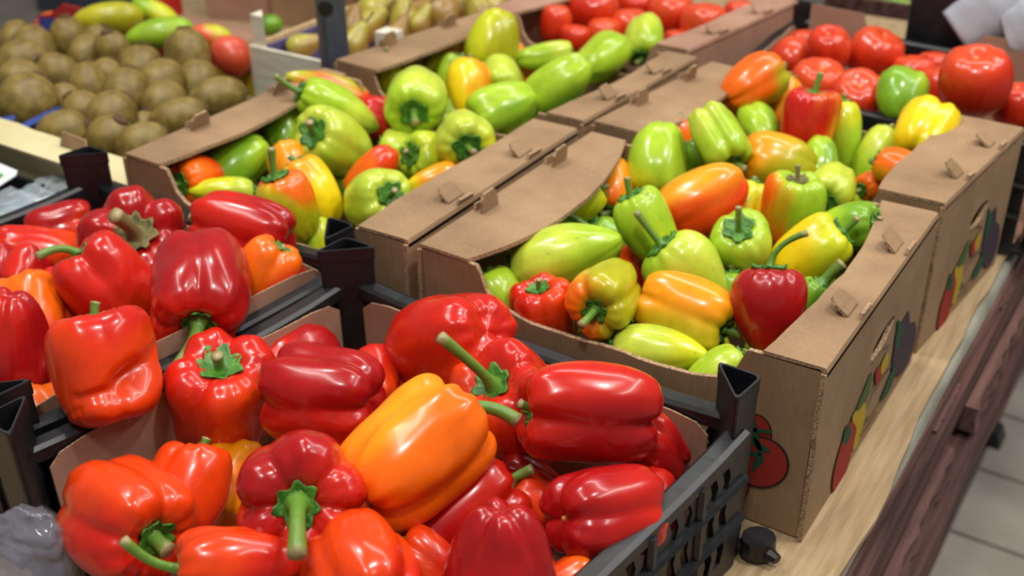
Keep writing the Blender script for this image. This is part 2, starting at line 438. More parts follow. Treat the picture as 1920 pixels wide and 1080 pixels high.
# ------------------------------------------------------------------ cardboard boxes
PANELS = {}
BW, BL_, BH, CT = 0.40, 0.324, 0.179, 0.0045
def carton(name, label, FL, FR, BR, BLc, seed, mat=M_KRAFT, H=BH, dip=0.131, fl_w=0.058, handles=True, tabs=True, left_flange=True, right_flange=True, group=None, fw=((.058, .066, .058), (.058, .066, .058))):
    rng = random.Random(seed)
    base = (np.array(FL) + np.array(BR)) / 2
    root = empty(name, (base[0], base[1], 0)); tag(root, label, 'cardboard box', group)
    q = quad_xf(FL, FR, BR, BLc, BW, BL_)
    def xf(v):
        p = q(v); return np.array([p[0] - base[0], p[1] - base[1], v[2]])
    def part(nm, fn, mats=None, under=None, **kw):
        mb = MB(xf); fn(mb); o = mb.build(nm, mats or [mat, M_EDGE], under or root, **kw); PANELS.setdefault(root.name, {}).setdefault(nm, []).append(o); return o
    part('bottom', lambda mb: mb.box((CT, CT, 0.0008), (BW - CT, BL_ - CT, CT)))
    # side panels with a torn hand hole
    for s, x in (('l', 0.0), ('r', BW - CT)):
        holes = []
        if handles:
            cy, cz = BL_ * 0.53, 0.113
            holes = [[(cy + 0.034 * math.cos(a) * (1 + 0.1 * math.sin(3 * a)), cz + 0.012 * math.sin(a) + 0.10 * 0.034 * math.cos(a)) for a in np.linspace(0, 2 * math.pi, 18, endpoint=False)]]
        out = [(-0.003, 0), (BL_ + 0.002, 0), (BL_ + 0.002, H - 0.006)] + [(-0.003, H - 0.006), (-0.004, H * 0.62), (-0.0005, H * 0.55), (-0.002, H * 0.2)]
        part('side_panel', lambda mb: mb.plate(out, holes, (x, 0, 0.0008), (0, 1, 0), (0, 0, 1), CT, 0, 1))
    # end panels with the dipped top edge
    for y in (0.0, BL_ - CT):
        a0, a1 = fl_w + 0.004, fl_w + 0.008
        o2 = [(CT, 0.001), (BW - CT - 0.001, 0.001), (BW - CT - 0.001, H - 0.004), (BW - a1, H - 0.006)]
        def arc(x0, x1, z0, z1, n=7):
            return [(x0 + (x1 - x0) * (1 - math.cos(t)) , z0 + (z1 - z0) * math.sin(t)) for t in np.linspace(0, math.pi / 2, n)]
        o2 += [(BW - a1 - 0.004, H - 0.014), (BW - a1 - 0.010, dip + 0.018), (BW - a1 - 0.022, dip + 0.007), (BW - a1 - 0.045, dip + 0.001)]
        o2 += wavy((BW - a1 - 0.06, dip), (a1 + 0.06, dip - 0.002), 8, 0.0012, rng)
        o2 += [(a1 + 0.045, dip + 0.001), (a1 + 0.022, dip + 0.007), (a1 + 0.010, dip + 0.018), (a1 + 0.004, H - 0.014), (a1, H - 0.006), (CT, H - 0.004)]
        part('end_panel', lambda mb: mb.plate(o2, [], (0, y + CT, 0.0008), (1, 0, 0), (0, 0, 1), CT, 0, 1))
    # top flanges folded in over the side panels, inner edge torn and wavy
    for s in (0, 1):
        if (s == 0 and not left_flange) or (s == 1 and not right_flange):
            continue
        sag = rng.uniform(0.002, 0.006)
        n = 16
        def fn(mb):
            inner = []
            ph = rng.uniform(0, 6)
            for i in range(n + 1):
                t = i / n
                a_, b_, c_ = fw[s]; inner.append(a_ * (1 - t) * (1 - 2 * t) + 4 * b_ * t * (1 - t) + c_ * t * (2 * t - 1) + 0.0015 * math.sin(t * 9 + ph) + rng.uniform(-0.0010, 0.0010))
            vs = []
            for i in range(n + 1):
                y = BL_ * i / n
                for (fx, z) in ((0, H - 0.004), (0.0015, H - 0.0005), (0.005, H), (None, H - sag * math.sin(math.pi * i / n) - 0.001)):
                    x = inner[i] if fx is None else fx
                    vs.append((x if s == 0 else BW - x, y, z))
            m_ = len(vs)
            vs += [(v[0], v[1], v[2] - CT) for v in vs]
            fs, fe = [], []
            for i in range(n):
                for k in range(3):
                    a, b, c_, d = i * 4 + k, i * 4 + k + 1, (i + 1) * 4 + k + 1, (i + 1) * 4 + k
                    fs.append((a, b, c_, d)); fs.append((d + m_, c_ + m_, b + m_, a + m_))
                a, d = i * 4 + 3, (i + 1) * 4 + 3
                fe.append((a, a + m_, d + m_, d))
                a, d = i * 4, (i + 1) * 4
                fs.append((d, d + m_, a + m_, a))
            for k in range(3):
                fe.append((k, k + m_, k + 1 + m_, k + 1)); e = n * 4 + k
                fe.append((e + 1, e + 1 + m_, e + m_, e))
            base_i = len(mb.v)
            mb.add(vs, fs, 0); k0 = len(mb.v) - len(vs)
            for f in fe:
                mb.f.append([i + k0 for i in f]); mb.m.append(1)
        flange = part('top_flange', fn)
        if tabs:
            for ty in (BL_ * 0.30, BL_ * 0.71):
                w2 = 0.014
                j = rng.uniform(-0.3, 0.3)
                def tb(mb):
                    sx = 1 if s == 0 else -1
                    X0 = 0.010 if s == 0 else BW - 0.010
                    lean = 0.45 + j
                    U = np.array((0, 1, 0.0)); th_ = 0.9 + lean if s == 0 else 0.62 + j * .5
                    V = np.array((sx * math.cos(th_), 0, math.sin(th_)))
                    out = [(-w2, 0), (w2, 0), (w2 * 0.92, 0.014), (w2 * 0.6, 0.020), (-w2 * 0.6, 0.0195), (-w2 * 0.95, 0.013)]
                    mb.plate(out, [], (X0 + 0.004 * sx, ty, H - 0.001), U, V, 0.003, 0, 1)
                    mb.plate([(-w2, 0), (w2, 0), (w2, 0.006), (-w2 * 0.8, 0.0075)], [], (X0 - 0.005 * sx, ty + 0.001, H - 0.001), U, np.array((-sx * 0.25, 0, 0.97)), 0.003, 0, 1)
                part('lock_tab', tb, under=flange)
    return root, xf

box_A, xfA = carton('cardboard_box', 'open kraft box of green peppers behind the left black crate of red peppers', (-.413, 0), (-.012, .0), (-.012, .322), (-.408, .33), 1, fw=((.058, .060, .040), (.063, .066, .060)))
box_C, xfC = carton('cardboard_box', 'open kraft box of pale peppers with truss tomato print on its front corner', (0, 0), (.40, 0), (.40, .318), (.004, .322), 2, fw=((.056, .082, .046), (.054, .043, .056)))
box_B, xfB = carton('cardboard_box', 'open kraft box of green peppers in front of the round tomatoes, beside the grey upright', (-.416, .364), (-.018, .346), (.0, .62), (-.37, .645), 3, fw=((.072, .066, .05), (.055, .052, .050)))
box_D, xfD = carton('cardboard_box', 'open kraft box of mixed peppers in front of the black tomato crate', (-.010, .352), (.400, .342), (.424, .585), (.022, .612), 4, fw=((.066, .080, .050), (.068, .080, .080)))
box_E, xfE = carton('cardboard_box', 'brown cardboard box filled with round tomatoes behind green peppers', (-.372, .668), (-.022, .640), (.022, .935), (-.33, .96), 5, mat=M_MAUVE, tabs=True)

# printed vegetables on the boxes (flat ink, hair-thin)
INK = {k: plain('ink_' + k, c, 0.7, 0.2) for k, c in dict(red=(150, 46, 36), dark=(40, 30, 28), green=(34, 78, 52), purple=(62, 50, 62), yellow=(178, 148, 40), leaf=(70, 96, 50), line=(104, 92, 64)).items()}
def shrink_out(pts, k):
    c_ = np.mean(np.array(pts), axis=0)
    return [tuple(c_ + (np.array(p) - c_) * k) for p in pts]
def decal(parent, name, pts, O, U, V, mat, lift):
    mb = MB(); b = np.array(parent.location)
    parent = PANELS[parent.name]['side_panel'][1] if abs(U[1]) > .5 else PANELS[parent.name]['end_panel'][0]
    U, V = np.array(U, float), np.array(V, float)
    Nn = np.cross(U, V); Nn /= np.linalg.norm(Nn)
    mb.plate(pts, [], np.array(O) - b + Nn * lift, U, V, 0.00025)
    return mb.build(name, mat, parent)
def px_plane(pts, O, U, V):
    O, U, V = np.array(O, float), np.array(U, float), np.array(V, float)
    Nn = np.cross(U, V)
    res = []
    for (x, y) in pts:
        p = onplane(x, y, O, Nn) - O
        res.append((float(np.dot(p, U) / np.dot(U, U)), float(np.dot(p, V) / np.dot(V, V))))
    return res
def smooth_loop(pts, n=4):
    P = [np.array(p, float) for p in pts]; out = []
    for i in range(len(P)):
        a, b, c_, d = P[i - 1], P[i], P[(i + 1) % len(P)], P[(i + 2) % len(P)]
        for k in range(n):
            t = k / n
            out.append(tuple(0.5 * ((2 * b) + (-a + c_) * t + (2 * a - 5 * b + 4 * c_ - d) * t * t + (-a + 3 * b - 3 * c_ + d) * t ** 3)))
    return out
# truss tomatoes on the near end of the front box (plane y = 0, seen from -y)
fo_, fu_, fv_ = (0, 0, 0), (1, 0, 0), (0, 0, 1)
def ell(cx, cy, rx, ry, rot=0, n=26):
    return [(cx + rx * math.cos(a) * math.cos(rot) - ry * math.sin(a) * math.sin(rot), cy + rx * math.cos(a) * math.sin(rot) + ry * math.sin(a) * math.cos(rot)) for a in np.linspace(0, 2 * math.pi, n, endpoint=False)]
for i, e in enumerate([(1412, 815, 36, 40, 0.1), (1380, 905, 28, 40, 0.2), (1425, 865, 57, 48, 0.35)]):
    o = px_plane(ell(*e), fo_, fu_, fv_)
    decal(box_C, 'print_outline', o, fo_, fu_, fv_, INK['dark'], 0.0003 + 0.0002 * i * 2)
    decal(box_C, 'print_tomato', shrink_out(o, 0.93), fo_, fu_, fv_, INK['red'], 0.0005 + 0.0002 * i * 2)
for pts in ([(1408, 770), (1414, 768), (1420, 800), (1432, 850), (1424, 852), (1410, 805)], [(1390, 800), (1415, 800), (1450, 806), (1448, 811), (1415, 808), (1392, 808)],
            [(1400, 820), (1412, 815), (1440, 838), (1446, 848), (1425, 842)], [(1420, 846), (1432, 850), (1434, 862), (1412, 884), (1414, 868)], [(1388, 842), (1420, 846), (1418, 854), (1390, 848)]):
    decal(box_C, 'print_stalk', px_plane(pts, fo_, fu_, fv_), fo_, fu_, fv_, INK['green'], 0.0017)
# vegetables on the long side of the two right hand boxes (plane x = const, seen from +x)
def zz(pts):
    return [(1480 + x / 2.7, 560 + y / 2.7) for x, y in pts]
SIDE = [('print_aubergine', 'purple', [(540, 160), (568, 120), (600, 70), (606, 130), (630, 125), (633, 190), (605, 300), (565, 370), (530, 385), (514, 350), (526, 250)]),
        ('print_leaf', 'green', [(545, 110), (577, 150), (556, 200), (546, 255), (530, 235), (540, 160)]),
        ('print_chilli', 'red', [(214, 968), (219, 880), (244, 780), (270, 700), (300, 632), (330, 608), (331, 650), (311, 760), (285, 860), (250, 935)]),
        ('print_leaf', 'green', [(263, 722), (280, 648), (300, 645), (302, 690), (276, 737)]),
        ('print_pepper', 'yellow', [(310, 612), (332, 562), (371, 520), (376, 590), (356, 662), (332, 742), (313, 758), (331, 655)]),
        ('print_leaf', 'leaf', [(332, 560), (360, 490), (404, 380), (410, 412), (386, 482), (352, 552)]),
        ('print_chilli', 'red', [(428, 422), (430, 372), (450, 340), (461, 372), (442, 424)]),
        ('print_pepper', 'yellow', [(455, 342), (488, 270), (491, 312), (462, 382)]),
        ('print_leaf', 'green', [(455, 508), (480, 440), (518, 352), (531, 330), (522, 392), (492, 472), (466, 507)])]
so, su, sv = np.array((0.40, 0, 0)), np.array((0, 1.0, 0)), np.array((0, 0, 1.0))
def ribbon(pts, w):
    L_, R_ = [], []
    for i, p in enumerate(pts):
        a, b = np.array(pts[max(i - 1, 0)]), np.array(pts[min(i + 1, len(pts) - 1)])
        d = (b - a) / (np.linalg.norm(b - a) + 1e-9); n_ = np.array((-d[1], d[0]))
        L_.append(tuple(np.array(p) + n_ * w)); R_.append(tuple(np.array(p) - n_ * w))
    return L_ + R_[::-1]
LINES = [[(505, 235), (470, 250), (430, 300), (415, 330)], [(520, 330), (470, 390), (420, 450), (390, 500), (365, 560), (372, 610), (400, 600)], [(500, 350), (450, 430), (415, 490), (395, 540)],
         [(360, 690), (385, 655), (410, 620), (440, 570)], [(372, 640), (400, 610), (430, 560), (455, 515)]]
pD = [xfD((BW, 0, 0)) + np.array(box_D.location), xfD((BW, BL_, 0)) + np.array(box_D.location)]
dU = (pD[1] - pD[0]) / BL_
for bx, O, U in ((box_C, so, su), (box_D, np.array((pD[0][0], pD[0][1], 0)), dU)):
    for i, (nm, ink, pts) in enumerate(SIDE):
        o = smooth_loop(px_plane(zz(pts), so, su, sv), 3)
        decal(bx, 'print_outline', shrink_out(o, 1.05), O, U, sv, INK['dark'], 0.0006 + 0.0001 * i)
        decal(bx, nm, o, O, U, sv, INK[ink], 0.0010 + 0.0001 * i)
    for ln in LINES:
        decal(bx, 'print_line', ribbon(px_plane(zz(ln), so, su, sv), 0.0011), O, U, sv, INK['line'], 0.0006)

# ------------------------------------------------------------------ black plastic crates
CW, CL = 0.40, 0.34
def crate(label, FL, FR, BR, BLc, PH=0.182, RH=0.140, seed=0, posts=(1, 1, 1, 1), z0=0.0, lattice=True, RHS=None):
    rng = random.Random(seed)
    base = (np.array(FL) + np.array(BR)) / 2
    root = empty('plastic_crate', (base[0], base[1], z0)); tag(root, label, 'plastic crate')
    q = quad_xf(FL, FR, BR, BLc, CW, CL)
    def xf(v):
        p = q(v); return np.array([p[0] - base[0], p[1] - base[1], v[2]])
    mb = MB(xf); mb.box((0.004, 0.004, 0.003), (CW - 0.004, CL - 0.004, 0.008))
    for k in range(4):
        pass
    mb.build('base', M_BLACK, root)
    # hollow triangular corner posts
    leg = 0.036
    tri = [(0, 0), (leg, 0), (0, leg)]
    def rounded(tr, r_):
        out = []
        for i in range(3):
            p, a, b = np.array(tr[i]), np.array(tr[i - 1]), np.array(tr[(i + 1) % 3])
            da = (a - p) / np.linalg.norm(a - p); db = (b - p) / np.linalg.norm(b - p)
            for t in np.linspace(0, 1, 5):
                out.append(tuple(p + da * r_ * (1 - t) ** 2 + db * r_ * t ** 2))
        return out
    for i, (cx, cy, sx, sy) in enumerate(((0, 0, 1, 1), (CW, 0, -1, 1), (CW, CL, -1, -1), (0, CL, 1, -1))):
        if not posts[i]:
            continue
        o_ = rounded(tri, 0.007)
        cen = np.mean(o_, axis=0)
        i_ = [tuple(cen + (np.array(p_) - cen) * 0.84) for p_ in o_]
        mb = MB(xf); n = len(o_)
        def P(l, z, k=1.0, off=0):
            return [(cx + sx * (cen[0] + (a - cen[0]) * k), cy + sy * (cen[1] + (b - cen[1]) * k), z) for a, b in l]
        rings = [P(o_, 0.003, 0.90), P(o_, RH * 0.5, 0.96), P(o_, PH - 0.014), P(o_, PH - 0.013, 1.05), P(o_, PH - 0.001, 1.05), P(o_, PH, 1.02), P(i_, PH, 1.04), P(i_, PH - 0.004), P(i_, 0.02, 0.93)]
        if sx * sy > 0:
            rings = [r_[::-1] for r_ in rings]
        vs = [v for r_ in rings for v in r_]
        fs = [(k * n + (j + 1) % n, k * n + j, (k + 1) * n + j, (k + 1) * n + (j + 1) % n) for k in range(len(rings) - 1) for j in range(n)]
        fs.append(tuple(range((len(rings) - 1) * n, len(rings) * n)))
        mb.add(vs, fs)
        po = mb.build('corner_post', M_BLACK, root)
    # rails and pierced walls
    sides = (('front', (leg * 0.5, 0), (CW - leg * 0.5, 0), (0, 1)), ('right', (CW, leg * 0.5), (CW, CL - leg * 0.5), (-1, 0)), ('back', (CW - leg * 0.5, CL), (leg * 0.5, CL), (0, -1)), ('left', (0, CL - leg * 0.5), (0, leg * 0.5), (1, 0)))
    for si, (nm, a, b, inn) in enumerate(sides):
        a, b, inn = np.array(a), np.array(b), np.array(inn)
        RH_ = RHS[si] if RHS else RH
        prof = [(-0.004, -0.012), (-0.004, -0.002), (0.0, 0.0), (0.010, 0.0), (0.013, -0.003), (0.013, -0.014), (0.009, -0.014), (0.008, -0.010), (0.0, -0.010)]
        mb = MB(xf); n = len(prof); st = 8
        vs = []
        for k in range(st + 1):
            t = k / st
            p = a + (b - a) * t
            dz = -0.004 * math.sin(math.pi * t) + 0.003 * (abs(2 * t - 1) ** 6)
            for (u_, w_) in prof:
                vs.append((p[0] + inn[0] * u_, p[1] + inn[1] * u_, RH_ + w_ + dz))
        fs = [(k * n + j, (k + 1) * n + j, (k + 1) * n + (j + 1) % n, k * n + (j + 1) % n) for k in range(st) for j in range(n)]
        fs += [tuple(range(n)), tuple(st * n + j for j in range(n))[::-1]]
        mb.add(vs, [f[::-1] for f in fs]); mb.build('top_rail', M_BLACK, root)
        ln = np.linalg.norm(b - a)
        holes = []
        if lattice:
            nc = int(ln / 0.0165)
            for row, (h0, h1, sl) in enumerate(((0.022, 0.052, 0.006), (0.062, 0.092, -0.006), (0.100, 0.122, 0.006))):
                if h1 > RH_ - 0.014: continue
                for k in range(nc):
                    x0 = (k + 0.22) * ln / nc; x1 = (k + 0.74) * ln / nc
                    if k % 6 == 5 or k in (0, nc - 1):
                        continue
                    mid = (h0 + h1) / 2
                    holes.append([(x0 - sl * .3, h0), (x1 - sl * .3, h0), (x1 + sl * .3, mid), (x1 - sl * .3, h1), (x0 - sl * .3, h1), (x0 + sl * .3, mid)])
        d_ = (b - a) / ln
        mb = MB(xf)
        mb.plate([(0, 0.003), (ln, 0.003), (ln, RH_ - 0.008), (0, RH_ - 0.008)], holes, (a[0], a[1], 0), (d_[0], d_[1], 0), (0, 0, 1), 0.0025)
        wl = mb.build('pierced_wall', M_BLACK, root)
        mb = MB(xf)
        for h in (0.056, 0.096):
            if h > RH_ - 0.02: continue
            p0, p1 = a - inn * 0.004, b - inn * 0.004
            mb.tube([(p0[0], p0[1], h), (p1[0], p1[1], h)], 0.004, 6)
        for t in np.linspace(0.0, 1.0, 6)[1:-1]:
            p = a + (b - a) * t - inn * 0.003
            mb.tube([(p[0], p[1], 0.004), (p[0], p[1], RH_ - 0.012)], 0.004, 6)
        mb.build('wall_rib', M_BLACK, root)
    # drip lugs near the feet
    for (lx, ly) in ((CW + 0.010, CL + 0.004), (-0.010, CL + 0.004)):
        mb = MB(xf)
        mb.tube([(lx, ly, 0.004), (lx, ly, 0.020)], [0.014, 0.013], 12)
        mb.tube([(lx + (0.012 if lx > 0 else -0.012), ly - 0.004, 0.010), (lx + (0.020 if lx > 0 else -0.020), ly - 0.006, 0.010)], [0.006, 0.004], 8)
        mb.tube([(lx, ly, 0.010), (lx - (0.02 if lx > 0 else -0.02), ly - 0.01, 0.010)], 0.005, 8)
        mb.build('stacking_lug', M_BLACK, root)
    return root, q

def liner(label, q, heights, seed, mat=M_MAUVE, z0=0.0, inset=0.006, dip=None):
    """folded board lining the inside of a crate: four leaves and a bottom"""
    rng = random.Random(seed)
    c0 = q((CW / 2, CL / 2, 0))
    root = empty('crate_liner', (c0[0], c0[1], z0 + 0.009)); tag(root, label, 'cardboard liner')
    def xf(v):
        p = q(v); return np.array([p[0] - c0[0], p[1] - c0[1], v[2] - 0.009])
    mb = MB(xf); mb.box((0.02, 0.02, 0.010), (CW - 0.02, CL - 0.02, 0.012)); mb.build('liner_bottom', mat, root)
    e = 0.030
    for (a, b, inn), h in zip((((e, 0), (CW - e, 0), (0, 1)), ((CW, e), (CW, CL - e), (-1, 0)), ((CW - e, CL), (e, CL), (0, -1)), ((0, CL - e), (0, e), (1, 0))), heights):
        if not h:
            continue
        a, b, inn = np.array(a), np.array(b), np.array(inn)
        ln = np.linalg.norm(b - a); d_ = (b - a) / ln
        p = a + inn * (inset + 0.010)
        top = [(ln, h - 0.012), (ln - 0.01, h - 0.003)] + wavy((ln - 0.03, h), (0.03, h), 8, 0.0015, rng) + [(0.01, h - 0.003), (0, h - 0.012)]
        if dip and h > 0.17:
            top = [(ln, h), (ln - .07, h - .002), (ln - .085, dip + .01), (ln - .1, dip), (.16, dip), (.145, dip + .01), (.12, h - .004), (0, h)]
        mb = MB(xf)
        hole = [[(0.035 + 0.008 * math.cos(t), h - 0.045 + 0.008 * math.sin(t)) for t in np.linspace(0, 2 * math.pi, 14, endpoint=False)]]
        mb.plate([(0, 0.011), (ln, 0.011)] + top, hole, (p[0], p[1], 0), (d_[0], d_[1], 0), (0, 0, 1), 0.0015, 0, 1)
        mb.build('liner_leaf', [mat, M_EDGE], root)
    return root

cr_F, qF = crate('black plastic crate of red peppers nearest the viewer, with pierced right wall', (-.110, -.395), (.316, -.408), (.362, -.040), (-.064, -.030), seed=1, RHS=(.104, .140, .140, .140))
ln_F = liner('brown cardboard liner standing inside the nearest black crate of red peppers', qF, (0.095, 0.120, 0.133, 0.133), 11)
cr_L, qL = crate('black plastic crate of red peppers at the left, behind the nearest crate', (-.52, -.372), (-.124, -.380), (-.072, -.006), (-.458, -.012), seed=2)
ln_L = liner('brown cardboard liner inside the left black crate of red peppers', qL, (0.0, 0.150, 0.130, 0.12), 12)
cr_T, qT = crate('black plastic crate of large round tomatoes at the upper right', (.030, .640), (.455, .612), (.478, .925), (.008, .948), PH=0.176, RH=0.148, seed=3, lattice=False, posts=(0, 0, 1, 1))
ln_T = liner('brown cardboard liner around the tomatoes in the black crate', qT, (0.0, 0.150, 0.178, 0.150), 13, dip=0.125)
# ------------------------------------------------------------------ produce: shapes
def spline(pts, n):
    P = np.array(pts, float)
    out = []
    seg = len(P) - 1
    for t in np.linspace(0, seg, n):
        i = min(int(t), seg - 1); u = t - i
        a, b, c_, d = P[max(i - 1, 0)], P[i], P[i + 1], P[min(i + 2, seg)]
        out.append(0.5 * (2 * b + (c_ - a) * u + (2 * a - 5 * b + 4 * c_ - d) * u * u + (3 * b - a - 3 * c_ + d) * u ** 3))
    out = np.array(out); out[:, 1] = np.maximum(out[:, 1], 0)
    return out

PROF = {
    'bell': [(0.37, 0.0), (0.385, 0.12), (0.43, 0.27), (0.485, 0.50), (0.48, 0.74), (0.40, 0.93), (0.24, 1.01), (0.0, 1.0), (-0.23, 0.95), (-0.39, 0.83), (-0.475, 0.61), (-0.49, 0.38), (-0.455, 0.15), (-0.43, 0)],
    'taper': [(0.37, 0.0), (0.385, 0.12), (0.43, 0.27), (0.485, 0.50), (0.475, 0.72), (0.38, 0.93), (0.2, 1.0), (0.0, 0.93), (-0.2, 0.80), (-0.36, 0.64), (-0.46, 0.44), (-0.49, 0.27), (-0.475, 0.12), (-0.465, 0)],
    'blunt': [(0.41, 0.0), (0.42, 0.15), (0.455, 0.33), (0.485, 0.52), (0.46, 0.74), (0.37, 0.92), (0.2, 1.0), (0.0, 0.97), (-0.2, 0.87), (-0.36, 0.69), (-0.455, 0.46), (-0.49, 0.26), (-0.485, 0.1), (-0.475, 0)],
    'cone': [(0.43, 0.0), (0.44, 0.15), (0.465, 0.33), (0.485, 0.50), (0.45, 0.74), (0.35, 0.93), (0.2, 1.0), (0.02, 0.95), (-0.17, 0.79), (-0.33, 0.56), (-0.43, 0.36), (-0.485, 0.19), (-0.50, 0.08), (-0.5, 0)],
    'pear': [(0.47, 0.0), (0.485, 0.10), (0.49, 0.2), (0.45, 0.33), (0.33, 0.47), (0.15, 0.68), (-0.05, 0.92), (-0.22, 1.0), (-0.37, 0.88), (-0.46, 0.62), (-0.49, 0.32), (-0.47, 0.1), (-0.465, 0)],
}
LOBE = {'bell': (0.25, 0.13, 0.25, 0.06), 'taper': (0.25, 0.14, 0.22, 0.06), 'blunt': (0.13, 0.075, 0.14, 0.025), 'cone': (0.08, 0.045, 0.08, 0.012), 'pear': (0, 0, 0, 0)}

def body(kind, width, ratio, seed, nl=None, lump=1.0, res=None):
    """vertices of one pepper around +Z (stem end), plus helper data"""
    rs = np.random.RandomState(seed)
    hi = kind in ('bell', 'taper')
    nu, nv = res or ((80, 48) if hi else (60, 38))
    pr = spline(PROF[kind], nv)
    zz_ = pr[:, 0]; rr = pr[:, 1]
    L = width * ratio; R = width / 2
    nl = nl or (rs.choice([3, 4, 4]) if hi else rs.choice([3, 3, 4]))
    th = np.linspace(0, 2 * np.pi, nu, endpoint=False)
    ph = rs.uniform(0, 6.28); w1, w2 = rs.uniform(0.08, 0.22, 2); p1, p2 = rs.uniform(0, 6.28, 2)
    T, Zi = np.meshgrid(th, np.arange(nv))
    tw = rs.uniform(-0.25, 0.25)
    zc = zz_[Zi]
    Tw = T + w1 * np.sin(T + p1) + w2 * 0.6 * np.sin(2 * T + p2) + tw * zc
    s_ = np.abs(np.sin(nl * (Tw) / 2 + ph))
    g = np.sqrt(s_ * s_ + 0.02) ** 0.75           # 0 in the crease, 1 on the lobe
    g2 = np.abs(np.sin(nl * Tw + ph * 2)) ** 0.8  # secondary ribs
    a_sh, a_mid, a_tip, b_ax = LOBE[kind]
    a_sh, a_mid, a_tip, b_ax = [v * rs.uniform(0.8, 1.25) for v in (a_sh, a_mid, a_tip, b_ax)]
    wsh = np.clip((zc - 0.05) / 0.4, 0, 1); wti = np.clip((-zc - 0.05) / 0.4, 0, 1)
    a = a_mid * (1 - wsh) * (1 - wti) + a_sh * wsh + a_tip * wti
    rad = rr[Zi] * R * (1 - a * lump * (1 - g)) * (1 - 0.018 * lump * (1 - g2))
    ell_ = 1 + rs.uniform(-0.06, 0.06) * np.cos(2 * (T - rs.uniform(0, 6.28)))
    rad = rad * ell_
    fade = np.clip(rr[Zi] / 0.35, 0, 1)
    z = zc * L + L * b_ax * lump * (g - 0.6) * (wsh - wti) * fade
    x = rad * np.cos(T); y = rad * np.sin(T)
    V = np.stack([x, y, z], -1)
    # soft dents and swellings
    for k in range(14 if hi else 8):
        d = rs.normal(size=3); d /= np.linalg.norm(d)
        c_ = d * np.array([R, R, L / 2])
        sg = rs.uniform(0.14, 0.5) * R
        amp = rs.uniform(-0.10, 0.07) * min(1.0, sg / R / 0.33) * R * lump
        wgt = np.exp(-((V - c_) ** 2).sum(-1) / (2 * sg * sg)) * fade
        V = V + (V / (np.linalg.norm(V, axis=-1, keepdims=True) + 1e-9)) * (amp * wgt)[..., None]
    # puckered shoulders
    wr = np.clip((np.abs(zc) - 0.22) / 0.2, 0, 1) * np.clip((rr[Zi] - 0.30) / 0.35, 0, 1)
    pk = 0.012 * R * lump * (np.sin(9 * T + p1) + np.sin(13 * T + p2 + 4 * zc)) * wr
    V = V + (V / (np.linalg.norm(V, axis=-1, keepdims=True) + 1e-9)) * pk[..., None]
    k1, p = rs.uniform(-0.10, 0.10), rs.uniform(0, 6.28)
    bend = k1 * (V[..., 2] / L) ** 2 * L
    V[..., 0] += bend * np.cos(p); V[..., 1] += bend * np.sin(p)
    verts = V.reshape(-1, 3)
    idx = np.arange(nv * nu).reshape(nv, nu)
    a_, b_ = idx[:-1], idx[1:]
    faces = np.stack([a_, b_, np.roll(b_, -1, 1), np.roll(a_, -1, 1)], -1).reshape(-1, 4)
    # close both poles
    vt = V[0].mean(0); vb = V[-1].mean(0)
    verts[idx[0]] = vt; verts[idx[-1]] = vb
    return verts, faces.tolist(), (g.reshape(-1), L, R, pr)

def basis(axis, roll):
    axis = np.array(axis) / np.linalg.norm(axis)
    a = np.cross(axis, [0.3, 0.2, 0.93]); a /= np.linalg.norm(a)
    b = np.cross(axis, a)
    X = a * math.cos(roll) + b * math.sin(roll)
    Y = np.cross(axis, X)
    return np.stack([X, Y, axis], 1)      # columns

def snoise(P, seed, freq):
    rs = np.random.RandomState(seed)
    o = 0
    for k in range(6):
        d = rs.normal(size=3) * freq
        o = o + np.sin(P @ d + rs.uniform(0, 6.28))
    return o / 3.0

def sstep(a, b, x):
    t = np.clip((x - a) / (b - a), 0, 1); return t * t * (3 - 2 * t)

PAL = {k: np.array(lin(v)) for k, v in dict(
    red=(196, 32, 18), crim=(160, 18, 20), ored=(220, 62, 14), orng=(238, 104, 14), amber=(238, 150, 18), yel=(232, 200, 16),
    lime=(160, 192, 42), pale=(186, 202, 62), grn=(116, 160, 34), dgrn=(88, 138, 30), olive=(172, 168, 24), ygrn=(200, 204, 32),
    tom=(198, 44, 18), tom2=(212, 72, 32), dred=(150, 20, 16), pear1=(172, 160, 62), pear2=(150, 116, 52), mgrn=(140, 180, 30), myel=(190, 182, 30), mred=(222, 88, 60)).items()}

